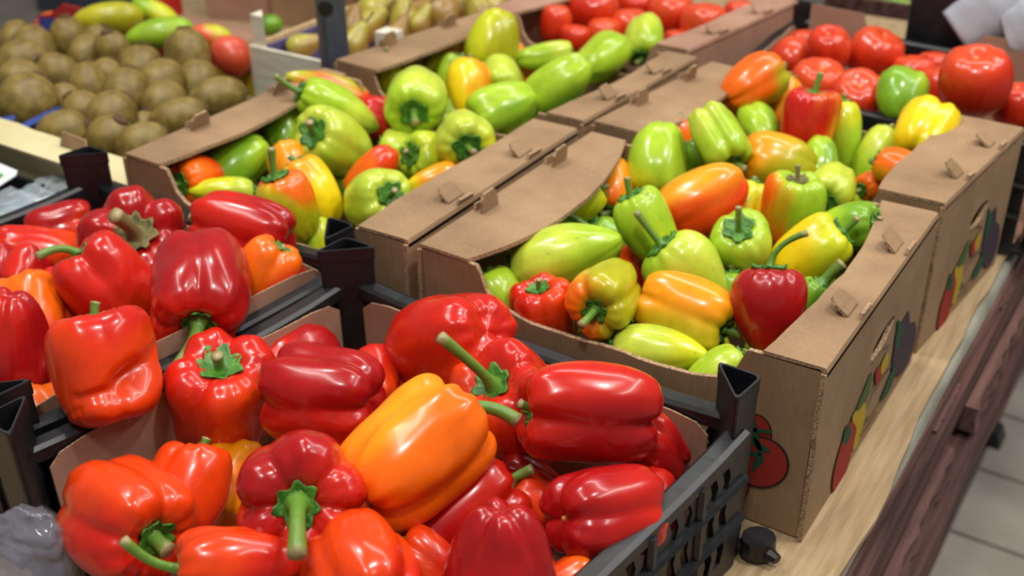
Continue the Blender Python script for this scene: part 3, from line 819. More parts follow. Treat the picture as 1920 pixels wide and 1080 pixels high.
def calyx_stem(root, Rm, kind, prof, L, R, seed, stem, cs, pxy=(960, 540), dry=False):
    """green star and stalk, in the root's frame"""
    rs = np.random.RandomState(seed + 99)
    inner = prof[:max(2, int(np.argmax(prof[:, 0])) + 1)]
    rc = R * (0.33 if kind in ('bell', 'taper') else 0.44) * cs * rs.uniform(0.92, 1.08)
    nt, nr = 30, 6
    nj = rs.randint(6, 9)
    ph = rs.uniform(0, 6.28)
    vs = []
    ir = np.maximum.accumulate(inner[:, 1]) + np.arange(len(inner)) * 1e-6
    for k in range(nr + 1):
        f_ = k / nr
        for j in range(nt):
            t = 2 * math.pi * j / nt
            jag = 1 + 0.17 * math.cos(nj * t + ph) * f_ + 0.08 * math.sin(3 * t + ph) * f_
            r_ = rc * f_ * jag
            z = float(np.interp(r_ / R, ir, inner[:, 0])) * L
            z += 0.0022 + 0.0035 * (1 - f_) + 0.0012 * f_ * math.cos(nj * 2 * t) + (0.0015 if k == nr else 0)
            vs.append((r_ * math.cos(t), r_ * math.sin(t), z))
    n = len(vs)
    vs += [(v[0] * 0.97, v[1] * 0.97, v[2] - 0.0030) for v in vs]
    fs = []
    for k in range(nr):
        for j in range(nt):
            a, b = k * nt + j, k * nt + (j + 1) % nt
            fs.append((a, a + nt, b + nt, b)); fs.append((b + n, b + nt + n, a + nt + n, a + n))
    for j in range(nt):
        a, b = nr * nt + j, nr * nt + (j + 1) % nt
        fs.append((a, a + n, b + n, b))
    V = (Rm @ np.array(vs).T).T
    mesh_obj('calyx', V, fs, M_DRYCALYX if dry else M_CALYX, root, True)
    # stalk
    ln_, bang, btilt, thick = stem
    ln_ = ln_ * R
    p0 = np.array([0, 0, float(inner[0, 0]) * L + 0.002])
    d1 = np.array([0, 0, 1.0])
    d2 = Rm.T @ cdir(bang, btilt, *pxy) if bang is not None else d1 + rs.normal(size=3) * 0.35
    d2 = d2 / np.linalg.norm(d2)
    if d2[2] < -0.2 and bang is None: d2[2] = 0.2
    pA = p0 + d1 * ln_ * 0.45; pB = pA + d2 * ln_ * 0.6
    r0 = max(0.0030, R * 0.095) * thick
    st = 12; nn = 12
    pts, rad = [], []
    for k in range(st + 1):
        t = k / st
        pts.append(p0 * (1 - t) ** 2 + pA * 2 * t * (1 - t) + pB * t * t)
        rad.append(r0 * (1.75 * math.exp(-t * 9) + 0.95 + 0.28 * t ** 3))
    mb = MB(); mb.tube(pts, rad, nn, 0, cap=False)
    V = np.array(mb.v).reshape(st + 1, nn, 3)
    cen = np.array(pts)[:, None, :]
    rid = 1 + 0.07 * np.cos(np.arange(nn) * 2 * np.pi / nn * 5)[None, :, None]
    V = cen + (V - cen) * rid
    end = pts[-1] + (pts[-1] - pts[-2]) / np.linalg.norm(pts[-1] - pts[-2]) * r0 * 0.15
    V = np.concatenate([V.reshape(-1, 3), [end]])
    F = list(mb.f) + [(st * nn + k, st * nn + (k + 1) % nn, len(V) - 1) for k in range(nn)]
    cols = np.tile(np.array(lin((92, 134, 44))), (len(V), 1))
    tt = np.repeat(np.arange(st + 1) / st, nn)
    mix = sstep(0.35, 1.0, tt)[:, None] * rs.uniform(0.1, 0.7)
    cols[:-1] = cols[:-1] * (1 - mix) + np.array(lin((128, 128, 66))) * mix
    if dry: cols[:-1] = np.array(lin((124, 112, 70)))
    cols[-1] = lin((176, 158, 118)); cols[-1 - nn:-1] = lin((150, 136, 92))
    mesh_obj('stem', (Rm @ V.T).T, F, M_STEM, root, True, cols=cols)

# ------------------------------------------------------------------ produce: where everything lies
# (box, kind, px, py, width px, length/width, stem angle in view, stem tilt to viewer, lift cm, colour, second colour, where, stem, label)
ST = lambda ln=1.0, a=None, t=20, k=1.0: (ln, a, t, k)
ITEMS = []
def P(box, kind, px, py, w, ratio, ang, tilt, lift, c0, c1, gd, stem, label, **kw):
    ITEMS.append(dict(box=box, kind=kind, px=px, py=py, w=w, ratio=ratio, ang=ang, tilt=tilt, lift=lift, c0=c0, c1=c1, gd=gd, stem=stem, label=label, **kw))

# nearest black crate, red peppers (far to near)
P('F', 'bell', 855, 645, 208, 1.02, 205, -50, 2.0, 'red', 'ored', 270, ST(.6), 'bright red pepper with swollen lobes leaning over the far rim of the nearest crate')
P('F', 'bell', 700, 722, 120, 1.0, 100, -40, -2.5, 'ored', 'red', 90, ST(.5), 'small shaded red pepper wedged between the ribbed crimson and the orange pepper')
P('F', 'bell', 548, 690, 150, 1.0, 60, -40, -1, 'red', 'crim', 0, ST(.5), 'red pepper half hidden behind the ribbed crimson one, beside the corner post')
P('F', 'bell', 965, 770, 205, 1.05, 130, 52, 0, 'red', 'ored', 200, ST(1.5, 142, 30, .9), 'wrinkled red pepper with a long pale stalk pointing up left')
P('F', 'bell', 1228, 842, 112, 1.1, 135, 35, -1, 'red', 'crim', 0, ST(1.4, 42, 20, .8), 'red pepper with an upright stalk by the right post of the nearest crate')
P('F', 'bell', 415, 750, 208, 1.0, 94, 50, 0.5, 'red', 'ored', 270, ST(.35, None, 0, .9), 'red pepper with cut stub on top, seated against the left wall of the nearest crate', nl=4)
P('F', 'bell', 608, 738, 190, 1.04, 172, -25, 1.5, 'crim', 'red', 270, ST(.5), 'glossy crimson ribbed pepper lying sideways left of the orange pepper', nl=4)
P('F', 'bell', 985, 915, 120, 1.1, 150, 20, -3, 'crim', 'dred', 90, ST(1.2, 330, 15, .8), 'dark red pepper deep in the shade under the long-stalked pepper')
P('F', 'bell', 1010, 960, 130, 1.0, 140, 10, -4.5, 'ored', 'red', 0, ST(.6), 'orange-red pepper deep between the crimson dome and the dimpled pepper')
P('F', 'bell', 1108, 770, 194, 1.26, 178, 14, 3.0, 'red', 'crim', 300, ST(.4, 150, 40, .8), 'large smooth red pepper lying with its stem to the left on top of the heap')
P('F', 'bell', 1222, 945, 110, 1.0, 60, -40, -3, 'red', 'crim', 0, ST(.5), 'red pepper squeezed behind the dimpled crimson pepper at the pierced wall')
P('F', 'bell', 432, 910, 130, 1.1, 80, -30, -3, 'amber', 'orng', 0, ST(.5), 'amber pepper tucked between the two stem-forward red peppers')
P('F', 'bell', 352, 925, 150, 1.1, 75, -10, -1, 'ored', 'red', 300, ST(.5), 'orange-red pepper with folded shoulder behind the large front left pepper')
P('F', 'bell', 862, 978, 182, 1.25, 40, -5, -2.5, 'red', 'crim', 200, ST(.8), 'red pepper lying low under the big orange pepper')
P('F', 'bell', 776, 850, 222, 1.15, 42, -12, 2.0, 'orng', 'amber', 120, ST(1.3, 325, 10, 1.1), 'big orange pepper with yellow flush in the middle of the nearest crate', nl=3, lump=1.35, roll=2.6)
P('F', 'bell', 560, 934, 240, 0.95, 262, 84, 0.5, 'red', 'crim', 135, ST(1.25, 272, 35, 1.15), 'red pepper facing the viewer with green star and hanging stalk', nl=6)
P('F', 'bell', 1128, 962, 184, 1.05, 8, -38, 0.2, 'crim', 'red', 0, ST(.5), 'dimpled crimson pepper with its pale blossom dot to the left', nl=4, dot=True)
P('F', 'bell', 236, 966, 212, 1.05, 322, 50, 1.5, 'ored', 'red', 280, ST(.45, None, 0, 1.3), 'large orange-red pepper with bruised green calyx in the front left corner of the crate', nl=4)
P('F', 'bell', 800, 1068, 115, 1.2, 140, 5, -1.5, 'ored', 'red', 0, ST(.5), 'small orange-red pepper at the bottom edge beside the crimson dome')
P('F', 'bell', 1066, 1096, 96, 1.1, 30, 0, -2.0, 'ored', 'orng', 0, ST(.5), 'orange-red pepper cut by the lower edge below the dimpled one')
P('F', 'taper', 455, 1062, 165, 1.35, 183, 5, 1.2, 'ored', 'red', 20, ST(1.7, 135, 30, 1.0), 'orange-red pepper at the bottom edge with a curved stalk reaching left')
P('F', 'bell', 678, 1082, 205, 1.0, 120, -50, 0.0, 'ored', 'red', 0, ST(.5), 'light red pepper at the bottom edge under the hanging stalk')
P('F', 'taper', 937, 1070, 222, 1.15, 268, -30, 1.5, 'crim', 'red', 270, ST(.5), 'crimson dome-shaped pepper standing point up at the bottom edge')

# left black crate
P('L', 'bell', 113, 428, 98, 1.15, 12, 0, 0, 'crim', 'ored', 320, ST(.6, 60, 20), 'small red pepper beside the rear left post with a green nub')
P('L', 'bell', 258, 466, 198, 0.9, 100, 70, 0.0, 'crim', 'red', 270, ST(.8, 145, 40, 1.2), 'dusky crimson pepper seen from above with a dry brown stalk', nl=5, dry=True)
P('L', 'bell', 456, 432, 132, 1.36, 168, -22, 1.0, 'red', 'crim', 30, ST(.5), 'red pepper with knobbly right end resting over the rear rim')
P('L', 'bell', 555, 566, 92, 1.1, 110, -30, -2, 'red', 'ored', 0, ST(.5), 'small red pepper in the far right corner of the left crate')
P('L', 'bell', 70, 478, 108, 1.35, 350, -10, 0, 'ored', 'red', 100, ST(.5), 'orange-red pepper lying on its side along the left edge')
P('L', 'bell', -8, 500, 70, 1.1, 90, -20, 0, 'red', 'crim', 0, ST(.5), 'red pepper cut by the left edge of the picture')
P('L', 'bell', 45, 510, 80, 1.05, 60, -30, .5, 'red', 'crim', 0, ST(.5), 'little knobbly red pepper at the left edge under the orange-red one')
P('L', 'bell', 112, 560, 90, 1.1, 80, -20, -2, 'red', 'ored', 0, ST(.5), 'shaded red pepper below the bent green stalk')
P('L', 'taper', 482, 542, 122, 1.5, 62, 10, -1, 'ored', 'orng', 100, ST(.35, 20, 30), 'tall orange-red pepper squeezed behind the dark crimson one')
P('L', 'bell', 55, 600, 140, 1.1, 100, -30, -1, 'orng', 'ored', 300, ST(.5), 'orange pepper behind the cropped crimson pepper at the left edge')
P('L', 'bell', 205, 536, 160, 1.05, 132, 5, 1.0, 'red', 'ored', 300, ST(1.2, 215, 20, .9), 'shiny wrinkled red pepper with a bent green stalk to the left')
P('L', 'bell', 375, 540, 188, 1.12, 268, 48, 3.5, 'crim', 'red', 270, ST(1.1, 235, 30, 1.2), 'dark crimson pepper with its green stalk hanging towards the viewer', nl=4)
P('L', 'bell', 100, 800, 125, 1.2, 120, -20, -3, 'ored', 'orng', 90, ST(.5), 'orange-red pepper low in the left crate beside the near post')
P('L', 'taper', 12, 648, 172, 1.2, 270, -25, 1.0, 'crim', 'red', 180, ST(.5), 'smooth crimson pepper cropped by the left edge, point upwards')
P('L', 'bell', 198, 688, 198, 1.0, 104, 2, 4.0, 'ored', 'red', 130, ST(.4, 80, 0, .8), 'orange-red pepper with a deep curled fold at its lower right', fold=True, lump=0.45, nl=3, res=(150, 96))

# left kraft box
P('A', 'cone', 614, 168, 62, 2.5, 340, -5, 3.0, 'ored', 'olive', 80, ST(.6), 'long orange-red pepper with olive back at the far side of the left box')
P('A', 'blunt', 730, 228, 78, 1.4, 165, 5, -1.5, 'red', 'dred', 0, ST(1.2, 115, 10, 1.1), 'dark red pepper with a thick green stalk half buried in the left box')
P('A', 'blunt', 780, 183, 112, 1.2, 262, 66, 1.5, 'lime', 'pale', 60, ST(.6, 280, 50, 1.2), 'big lime pepper facing out with shadowed calyx at the back of the left box')
P('A', 'blunt', 945, 203, 92, 1.35, 202, 18, 1.5, 'lime', 'grn', 320, ST(.35, None), 'lime pepper lying across the gap at the back right of the left box')
P('A', 'blunt', 532, 243, 78, 1.35, 85, -40, 0, 'grn', 'lime', 0, ST(.5), 'green egg-shaped pepper under the long-stalked lime pepper')
P('A', 'cone', 636, 207, 84, 1.85, 155, 8, 1.5, 'lime', 'pale', 0, ST(1.3, 140, 10, 1.1), 'lime pepper with its stalk pointing up left over the left box')
P('A', 'blunt', 768, 288, 88, 1.2, 170, -5, -1, 'lime', 'pale', 90, ST(.5), 'lime pepper behind the yellow-flushed one in the middle of the left box')
P('A', 'blunt', 815, 300, 98, 1.2, 168, 42, 0, 'ygrn', 'lime', 180, ST(.4, None), 'yellow-green pepper with side-facing calyx in the middle of the left box')
P('A', 'blunt', 870, 258, 104, 1.15, 290, 72, 1.5, 'pale', 'ygrn', 290, ST(.6, 330, 50, 1.1), 'round pale green pepper facing the viewer near the right flange of the left box')
P('A', 'blunt', 632, 272, 116, 1.3, 152, 52, 1.2, 'pale', 'lime', 300, ST(.6, 95, 40, 1.1), 'plump pale green pepper with its stalk standing up in the left box')
P('A', 'blunt', 450, 304, 92, 1.25, 215, 8, 0, 'grn', 'lime', 20, ST(.4, None), 'two-lobed green pepper at the left wall of the left box')
P('A', 'blunt', 545, 318, 78, 1.2, 100, -20, -.5, 'amber', 'yel', 0, ST(.5), 'amber pepper behind the bright yellow one in the left box')
P('A', 'blunt', 700, 326, 76, 1.5, 232, -18, -.3, 'orng', 'ored', 60, ST(.5), 'dented orange pepper with its end turned up in the left box')
P('A', 'blunt', 812, 340, 56, 1.7, 20, -10, 0, 'amber', 'yel', 200, ST(.5), 'slim amber pepper against the right flange of the left box')
P('A', 'blunt', 372, 336, 88, 1.15, 195, 48, -.3, 'orng', 'ored', 60, ST(.45, None), 'small orange pepper in the near left corner of the left box')
P('A', 'cone', 415, 358, 52, 2.2, 0, 0, -.5, 'ygrn', 'pale', 0, ST(.5), 'slim yellow-green pepper lying flat at the near wall of the left box')
P('A', 'blunt', 590, 362, 88, 1.45, 122, -10, .3, 'yel', 'amber', 120, ST(.5), 'bright yellow pepper in the left box')
P('A', 'blunt', 595, 452, 66, 1.2, 100, -10, -1.5, 'lime', 'ygrn', 0, ST(.5), 'yellow-green pepper just showing over the near rim of the left box')
P('A', 'blunt', 542, 392, 104, 1.2, 112, 14, 1, 'olive', 'orng', 90, ST(1.1, 88, 20, 1.2), 'orange and olive pepper with an upright green stalk in the left box')
P('A', 'blunt', 702, 374, 114, 1.1, 15, 62, 1, 'pale', 'lime', 180, ST(.5, 60, 60, .9), 'light green pepper facing out beside the right flange of the left box')

# rear kraft box
P('B', 'blunt', 1208, 73, 80, 1.3, 265, 48, 2.0, 'lime', 'pale', 120, ST(.6, 200, 40, 1.2), 'lime pepper perched by the tomatoes with a stubby dark calyx')
P('B', 'blunt', 972, 128, 56, 1.5, 120, -10, -1, 'amber', 'orng', 300, ST(.5), 'orange sliver of a pepper between two lime ones in the rear box')
P('B', 'cone', 838, 104, 52, 1.8, 35, -10, 0, 'amber', 'ygrn', 250, ST(.5), 'slim amber pepper along the left flange of the rear box')
P('B', 'blunt', 1020, 106, 50, 2.0, 8, -10, 0, 'lime', 'pale', 0, ST(1.0, 220, 10), 'slim lime pepper lying level behind the rear box front rows')
P('B', 'blunt', 925, 74, 96, 1.1, 252, 6, 2.2, 'ygrn', 'olive', 0, ST(.5), 'upturned yellow-green pepper standing highest in the rear box')
P('B', 'blunt', 845, 140, 52, 1.3, 60, -10, -.5, 'lime', 'ygrn', 0, ST(.5), 'lime pepper top showing behind the yellow teardrop one')
P('B', 'blunt', 735, 162, 54, 1.3, 100, 10, -1, 'ygrn', 'lime', 0, ST(1.3, 92, 5, 1.0), 'yellow-green pepper with thin upright stalk at the corner of the rear box')
P('B', 'blunt', 1125, 110, 84, 1.3, 35, -40, 1.2, 'lime', 'pale', 120, ST(.5), 'lime pepper with wrinkled end lying next to the perched one')
P('B', 'blunt', 937, 146, 84, 1.2, 275, 58, .5, 'pale', 'lime', 200, ST(.4, 330, 40), 'pale lime pepper facing out between yellow and orange ones')
P('B', 'blunt', 1035, 198, 56, 1.4, 30, -20, -1, 'pale', 'lime', 0, ST(.5), 'pale lime pepper squeezed under the glossy lime one at the right flange')
P('B', 'cone', 876, 166, 82, 1.3, 82, -32, .8, 'yel', 'amber', 30, ST(.5), 'yellow teardrop pepper flushed orange in the rear box')
P('B', 'blunt', 1050, 156, 88, 1.45, 218, -10, 1.2, 'lime', 'grn', 300, ST(.4), 'glossy lime pepper with long highlight at the right of the rear box')

# right rear kraft box
P('D', 'blunt', 1345, 208, 62, 1.6, 0, -5, -1, 'amber', 'ored', 0, ST(.5), 'amber and red pepper under the left flange of the mixed pepper box')
P('D', 'blunt', 1468, 192, 64, 1.4, 80, -20, -.5, 'amber', 'orng', 270, ST(.5), 'orange-yellow pepper behind the striped red and yellow one')
P('D', 'blunt', 1410, 160, 98, 1.2, 35, -28, 2.0, 'orng', 'olive', 320, ST(.5), 'orange pepper with olive flush standing highest in the mixed box')
P('D', 'blunt', 1690, 183, 90, 1.1, 82, -40, 1.5, 'grn', 'lime', 0, ST(.5), 'small green pepper resting against the tomatoes at the back')
P('D', 'cone', 1583, 258, 64, 2.0, 95, -5, .5, 'lime', 'ygrn', 90, ST(.6), 'long lime pepper standing upright beside the striped one')
P('D', 'blunt', 1642, 296, 78, 1.4, 60, -15, -1, 'lime', 'pale', 90, ST(.5), 'lime pepper in the hollow behind the small orange one')
P('D', 'bell', 1517, 232, 108, 1.1, 82, 8, 1.5, 'red', 'amber', 0, ST(.8, 70, 0, 1.0), 'pepper half red half yellow with an upright green stalk', nl=4)
P('D', 'bell', 1730, 253, 112, 1.05, 62, -42, 1.5, 'yel', 'ygrn', 320, ST(.5), 'lumpy yellow pepper against the right flange of the mixed box')
P('D', 'blunt', 1423, 240, 72, 1.3, 120, -50, .5, 'lime', 'grn', 0, ST(.5), 'small lime pepper end-on in the middle of the mixed box')
P('D', 'blunt', 1537, 300, 66, 1.4, 270, 30, -.5, 'lime', 'grn', 0, ST(.4, None), 'lime pepper with dark calyx below the striped one')
P('D', 'blunt', 1642, 346, 54, 1.2, 200, 40, -.5, 'orng', 'amber', 0, ST(.4, None), 'little orange pepper with dark calyx at the flange corner')
P('D', 'blunt', 1697, 320, 74, 1.4, 160, -10, .8, 'orng', 'amber', 250, ST(.5), 'orange pepper blushed yellow against the right flange')

# right kraft box in front
P('C', 'blunt', 1268, 268, 64, 1.3, 80, -10, -1, 'ored', 'orng', 0, ST(.5), 'orange-red pepper peeping out behind the speckled green one')
P('C', 'blunt', 1326, 306, 74, 1.3, 150, 0, -.5, 'grn', 'lime', 0, ST(.5), 'green pepper behind the glowing orange one')
P('C', 'bell', 1347, 256, 104, 1.1, 300, 20, 1.2, 'lime', 'pale', 120, ST(.7, 340, 30, 1.2), 'square-shouldered lime pepper with dark star below at the back of the front right box')
P('C', 'blunt', 1236, 300, 114, 1.18, 264, 18, 1.5, 'lime', 'ygrn', 250, ST(.4, 250, 20), 'wrinkled speckled green pepper with its star at the bottom')
P('C', 'blunt', 1155, 346, 70, 1.45, 258, 28, 0, 'amber', 'orng', 200, ST(.8, 190, 20, 1.2), 'amber pepper with dark green stalk by the left flange')
P('C', 'cone', 1060, 392, 80, 1.85, 30, -5, -.5, 'ygrn', 'grn', 250, ST(.5), 'mottled yellow-green pepper along the left flange of the front right box')
P('C', 'blunt', 1562, 352, 90, 1.15, 245, 58, .5, 'pale', 'ygrn', 0, ST(.4, None), 'pale pepper facing out at the right rear corner of the front right box')
P('C', 'blunt', 1462, 306, 108, 1.18, 172, 12, 1.5, 'olive', 'amber', 140, ST(.9, 160, 10, 1.3), 'olive-yellow pepper with a thick dark stalk to the left')
P('C', 'blunt', 1402, 398, 84, 1.2, 80, -20, -.5, 'yel', 'ygrn', 0, ST(.5), 'yellow pepper half hidden behind the orange one')
P('C', 'blunt', 1580, 492, 76, 1.3, 90, -10, -1, 'grn', 'lime', 0, ST(.5), 'green pepper under the right flange behind the yellow one')
P('C', 'blunt', 1588, 426, 90, 1.25, 8, 28, .5, 'grn', 'lime', 180, ST(.4, None), 'green pepper with its star against the right flange')
P('C', 'bell', 1487, 392, 110, 1.12, 82, 24, 1, 'lime', 'orng', 190, ST(.6, 95, 10, .8), 'green pepper with one orange lobe and a curled dry stalk', nl=4, dry=True)
P('C', 'blunt', 1156, 468, 92, 1.3, 142, 8, -1, 'grn', 'lime', 0, ST(1.3, 150, 5, 1.2), 'shaded green pepper with thick stalk behind the big lime one')
P('C', 'blunt', 1200, 505, 76, 1.2, 90, 0, -2.5, 'dred', 'ored', 90, ST(.5), 'dark red pepper deep in the shade in the middle of the front right box')
P('C', 'blunt', 1215, 430, 98, 1.4, 118, 12, .6, 'lime', 'ygrn', 300, ST(.8, 92, 10, 1.0), 'lime pepper with short upright stalk left of the orange one')
P('C', 'blunt', 1512, 482, 122, 1.25, 35, 5, 1.2, 'yel', 'ygrn', 20, ST(.7, 50, 20, .9), 'yellow pepper with pale stalk at the right of the front right box')
P('C', 'blunt', 1322, 376, 130, 1.22, 212, 4, 2.5, 'ored', 'amber', 95, ST(.7, 260, 10, 1.0), 'glowing orange pepper streaked yellow on top of the heap')
P('C', 'blunt', 1392, 468, 114, 1.2, 100, 58, 1, 'lime', 'pale', 300, ST(.9, 88, 20, .9), 'round lime pepper facing out with green star and thin stalk')
P('C', 'blunt', 1512, 572, 66, 1.4, 55, 10, -.5, 'grn', 'dgrn', 0, ST(1.6, 40, 10, 1.6), 'small green pepper with a thick knotted stalk beside the red one')
P('C', 'blunt', 1375, 560, 70, 1.3, 90, 0, -2, 'grn', 'lime', 0, ST(.5), 'shaded green pepper between the tall lime and the red one')
P('C', 'cone', 942, 562, 92, 1.25, 125, -5, -.5, 'lime', 'pale', 0, ST(.5), 'lime pepper in the near left corner of the front right box')
P('C', 'cone', 1064, 478, 124, 1.64, 198, -8, 1.2, 'lime', 'pale', 150, ST(.6, 190, 10, 1.2), 'big lime pepper lying on its side across the front right box')
P('C', 'cone', 1296, 520, 132, 1.2, 132, 12, 1, 'lime', 'pale', 60, ST(1.2, 125, 15, .9), 'broad lime pepper with stalk to the upper left in the middle of the box')
P('C', 'blunt', 1150, 648, 78, 1.3, 30, -10, -2, 'grn', 'lime', 200, ST(.5), 'green pepper in the shade under the red and olive ones at the near rim')
P('C', 'blunt', 1340, 700, 86, 1.3, 30, -10, -1, 'lime', 'pale', 0, ST(.5), 'lime pepper at the near right rim beside the crate post')
P('C', 'bell', 1022, 592, 120, 1.08, 104, 34, .3, 'ored', 'red', 150, ST(.45, 80, 40, .8), 'red-orange pepper with sunken green cap at the near rim', nl=5)
P('C', 'bell', 1136, 556, 128, 1.12, 232, 62, .6, 'olive', 'orng', 200, ST(.9, 225, 40, 1.1), 'olive pepper blushing orange that faces the viewer', nl=4)
P('C', 'bell', 1283, 582, 138, 1.25, 334, 10, 1, 'amber', 'olive', 260, ST(.6, 350, 10, 1.2), 'dented orange and yellow pepper with its star at the lower right', nl=4)
P('C', 'cone', 1238, 658, 96, 1.8, 176, -14, .6, 'pale', 'ygrn', 0, ST(.5), 'pale yellow-green pepper lying along the near rim with its tip to the right', dot=True)
P('C', 'cone', 1440, 588, 132, 1.25, 88, 4, 1.5, 'crim', 'red', 270, ST(1.7, 15, 10, .8), 'shiny dark red heart-shaped pepper hanging at the right flange', nl=3)

BOXZ = dict(F=0.128, L=0.128, A=0.135, B=0.140, C=0.138, D=0.138)
LIM = dict(F=(qF, CW, CL, 0.03), L=(qL, CW, CL, 0.03))
def carton_q(FL, FR, BR, BLc): return quad_xf(FL, FR, BR, BLc, BW, BL_)
PROF['tomato'] = [(0.40, 0.0), (0.42, 0.12), (0.46, 0.28), (0.48, 0.5), (0.42, 0.76), (0.26, 0.95), (0.03, 1.0), (-0.2, 0.94), (-0.38, 0.74), (-0.47, 0.48), (-0.495, 0.22), (-0.497, 0)]
PROF['kiwi'] = [(0.495, 0.0), (0.49, 0.14), (0.46, 0.36), (0.38, 0.64), (0.22, 0.90), (0.0, 1.0), (-0.22, 0.92), (-0.38, 0.68), (-0.46, 0.42), (-0.495, 0.18), (-0.5, 0)]
PROF['mango'] = [(0.49, 0.0), (0.485, 0.16), (0.45, 0.44), (0.36, 0.74), (0.20, 0.95), (0.02, 1.0), (-0.18, 0.90), (-0.34, 0.66), (-0.44, 0.42), (-0.49, 0.18), (-0.5, 0)]
LOBE['tomato'] = (0.04, 0.015, 0.02, 0.008); LOBE['kiwi'] = (0, 0.012, 0, 0); LOBE['mango'] = (0, 0.03, 0, 0)
def Tm(box, px, py, w, label, ang=90, tilt=10, ratio=0.86, lift=0, c='tom'):
    P(box, 'tomato', px, py, w, ratio, ang, tilt, lift, c, 'tom2', 90, None, label)
# tomatoes in the brown box behind
Tm('E', 1188, 8, 78, 'tomato behind the perched lime pepper, cut by the top edge', 80, 40)
Tm('E', 1385, 26, 58, 'small tomato in the far right corner of the brown box')
Tm('E', 1112, 20, 104, 'largest tomato in the brown box, with two bright highlights', 100, 30, lift=1)
Tm('E', 1258, 30, 92, 'tomato with a ring highlight behind the perched lime pepper', lift=1)
Tm('E', 1042, 46, 64, 'tall narrow tomato at the left wall of the brown box', 90, 0, 1.15, .5)
Tm('E', 1318, 48, 92, 'orange-red tomato with an arched highlight against the right flange of the brown box', c='tom2', lift=.8)
Tm('E', 1180, 50, 74, 'tomato half covered by the perched lime pepper', lift=-.5)
Tm('E', 1078, 74, 62, 'low tomato at the near left of the brown box', lift=-.8)
Tm('E', 1132, 62, 66, 'tomato between the largest one and the wrinkled lime pepper', lift=-.5, c='tom2')
Tm('E', 1266, 76, 46, 'small tomato low at the near right corner of the brown box', lift=-1)
# tomatoes in the black crate
Tm('T', 1505, 82, 58, 'tomato glimpsed behind two others at the rear left of the black crate', lift=-.5)
Tm('T', 1638, 103, 104, 'big oval tomato with a long curved highlight in the black crate', 60, 20, .88, 1.0)
Tm('T', 1750, 128, 70, 'far tomato beside the black rear rail', lift=-.5)
Tm('T', 1484, 110, 84, 'dusky tomato at the left wall of the black crate', 230, 30, .95, .5)
Tm('T', 1712, 142, 86, 'tomato behind the small green pepper', lift=-.3)
Tm('T', 1554, 94, 86, 'round tomato standing highest at the left of the black crate', 95, 30, 1.0, 2.0)
Tm('T', 1770, 170, 100, 'tomato half hidden by the largest one', lift=-.3)
Tm('T', 1535, 156, 104, 'paler tomato in the near left of the black crate', 80, 35, .82, .8, 'tom2')
Tm('T', 1905, 200, 92, 'tomato at the right edge of the picture', 90, 20, .9, 0)
Tm('T', 1795, 205, 70, 'tomato low under the largest one', lift=-1.2)
Tm('T', 1608, 185, 106, 'flat-topped tomato with pale scar beside the long lime pepper', 80, 50, .88, .5)
Tm('T', 1827, 155, 134, 'largest tomato of all, matt and round at the right of the black crate', 90, 30, .95, 2.5)
# kiwis
def Kw(px, py, w, ratio, ang, tilt, label, lift=0):
    P('K', 'kiwi', px, py, w * 1.14, ratio, ang, tilt, lift, 'pear2', 'pear1', 90, None, label)
Kw(5, 92, 56, 1.2, 60, 0, 'kiwi cut by the left edge in the back row', -.5)
Kw(32, 78, 58, 1.25, 250, 20, 'kiwi with dark end at the back left below the red card', 0)
Kw(128, 74, 62, 1.25, 95, 10, 'upright kiwi in front of the yellow-green mango', 1.5)
Kw(182, 80, 52, 1.2, 60, 10, 'kiwi with pale tip behind the long green mango end', -.3)
Kw(263, 128, 72, 1.15, 80, -10, 'kiwi in front of the red and blue label', .3)
Kw(352, 104, 80, 1.15, 95, -5, 'large kiwi standing highest at the right of the heap', 1.8)
Kw(64, 94, 74, 1.15, 100, -20, 'round kiwi in the second row at the left', .8)
Kw(162, 104, 62, 1.2, 245, 30, 'kiwi with a big brown end facing left', .5)
Kw(213, 98, 62, 1.25, 105, 25, 'kiwi with a dark dot near its top, under the green mango', .8)
Kw(2, 140, 66, 1.2, 60, 0, 'kiwi at the left edge in the third row', -.3)
Kw(42, 118, 78, 1.2, 20, 0, 'long kiwi lying level at the left', .2)
Kw(197, 145, 56, 1.2, 60, 0, 'kiwi wedged in the middle behind two rounder ones', -.5)
Kw(111, 141, 68, 1.25, 140, 10, 'shaded greyish kiwi with pale tip to the left', .3)
Kw(41, 152, 70, 1.2, 160, 5, 'kiwi just behind the big round one at the left', .2)
Kw(370, 158, 70, 1.2, 80, -10, 'greenish kiwi beside the yellow card', .5)
Kw(166, 162, 70, 1.2, 90, -10, 'smooth kiwi in the middle of the heap', .6)
Kw(302, 154, 74, 1.2, 215, 40, 'kiwi with a silvery blossom end facing the viewer', .8)
Kw(122, 190, 54, 1.2, 90, 0, 'half hidden kiwi behind the blue tray rim', -1)
Kw(236, 178, 78, 1.2, 80, -10, 'large kiwi right of the centre of the heap', .6)
Kw(52, 189, 94, 1.05, 60, -20, 'big round kiwi above the blue tray rim', 1.5)
Kw(408, 182, 64, 1.55, 190, 15, 'long kiwi lying against the left flange of the pepper box', .5)
Kw(308, 194, 74, 1.15, 210, 40, 'kiwi with a cracked brown end pointing left', .3)
Kw(160, 214, 70, 1.2, 130, 0, 'kiwi at the right end of the blue tray rim', .2)
Kw(268, 244, 56, 1.2, 60, 0, 'small shaded kiwi low behind the pepper box flange', -1)
Kw(334, 222, 66, 1.5, 20, 5, 'long kiwi partly behind the pepper box flange', .2)
Kw(208, 218, 82, 1.1, 50, -10, 'round kiwi above the crate post', .8)
Kw(122, 252, 82, 1.15, 20, 25, 'kiwi with a broad flat brown end above the cream flap', .6)
Kw(205, 262, 78, 1.15, 60, 30, 'front kiwi with brown end directly behind the crate post', .5)
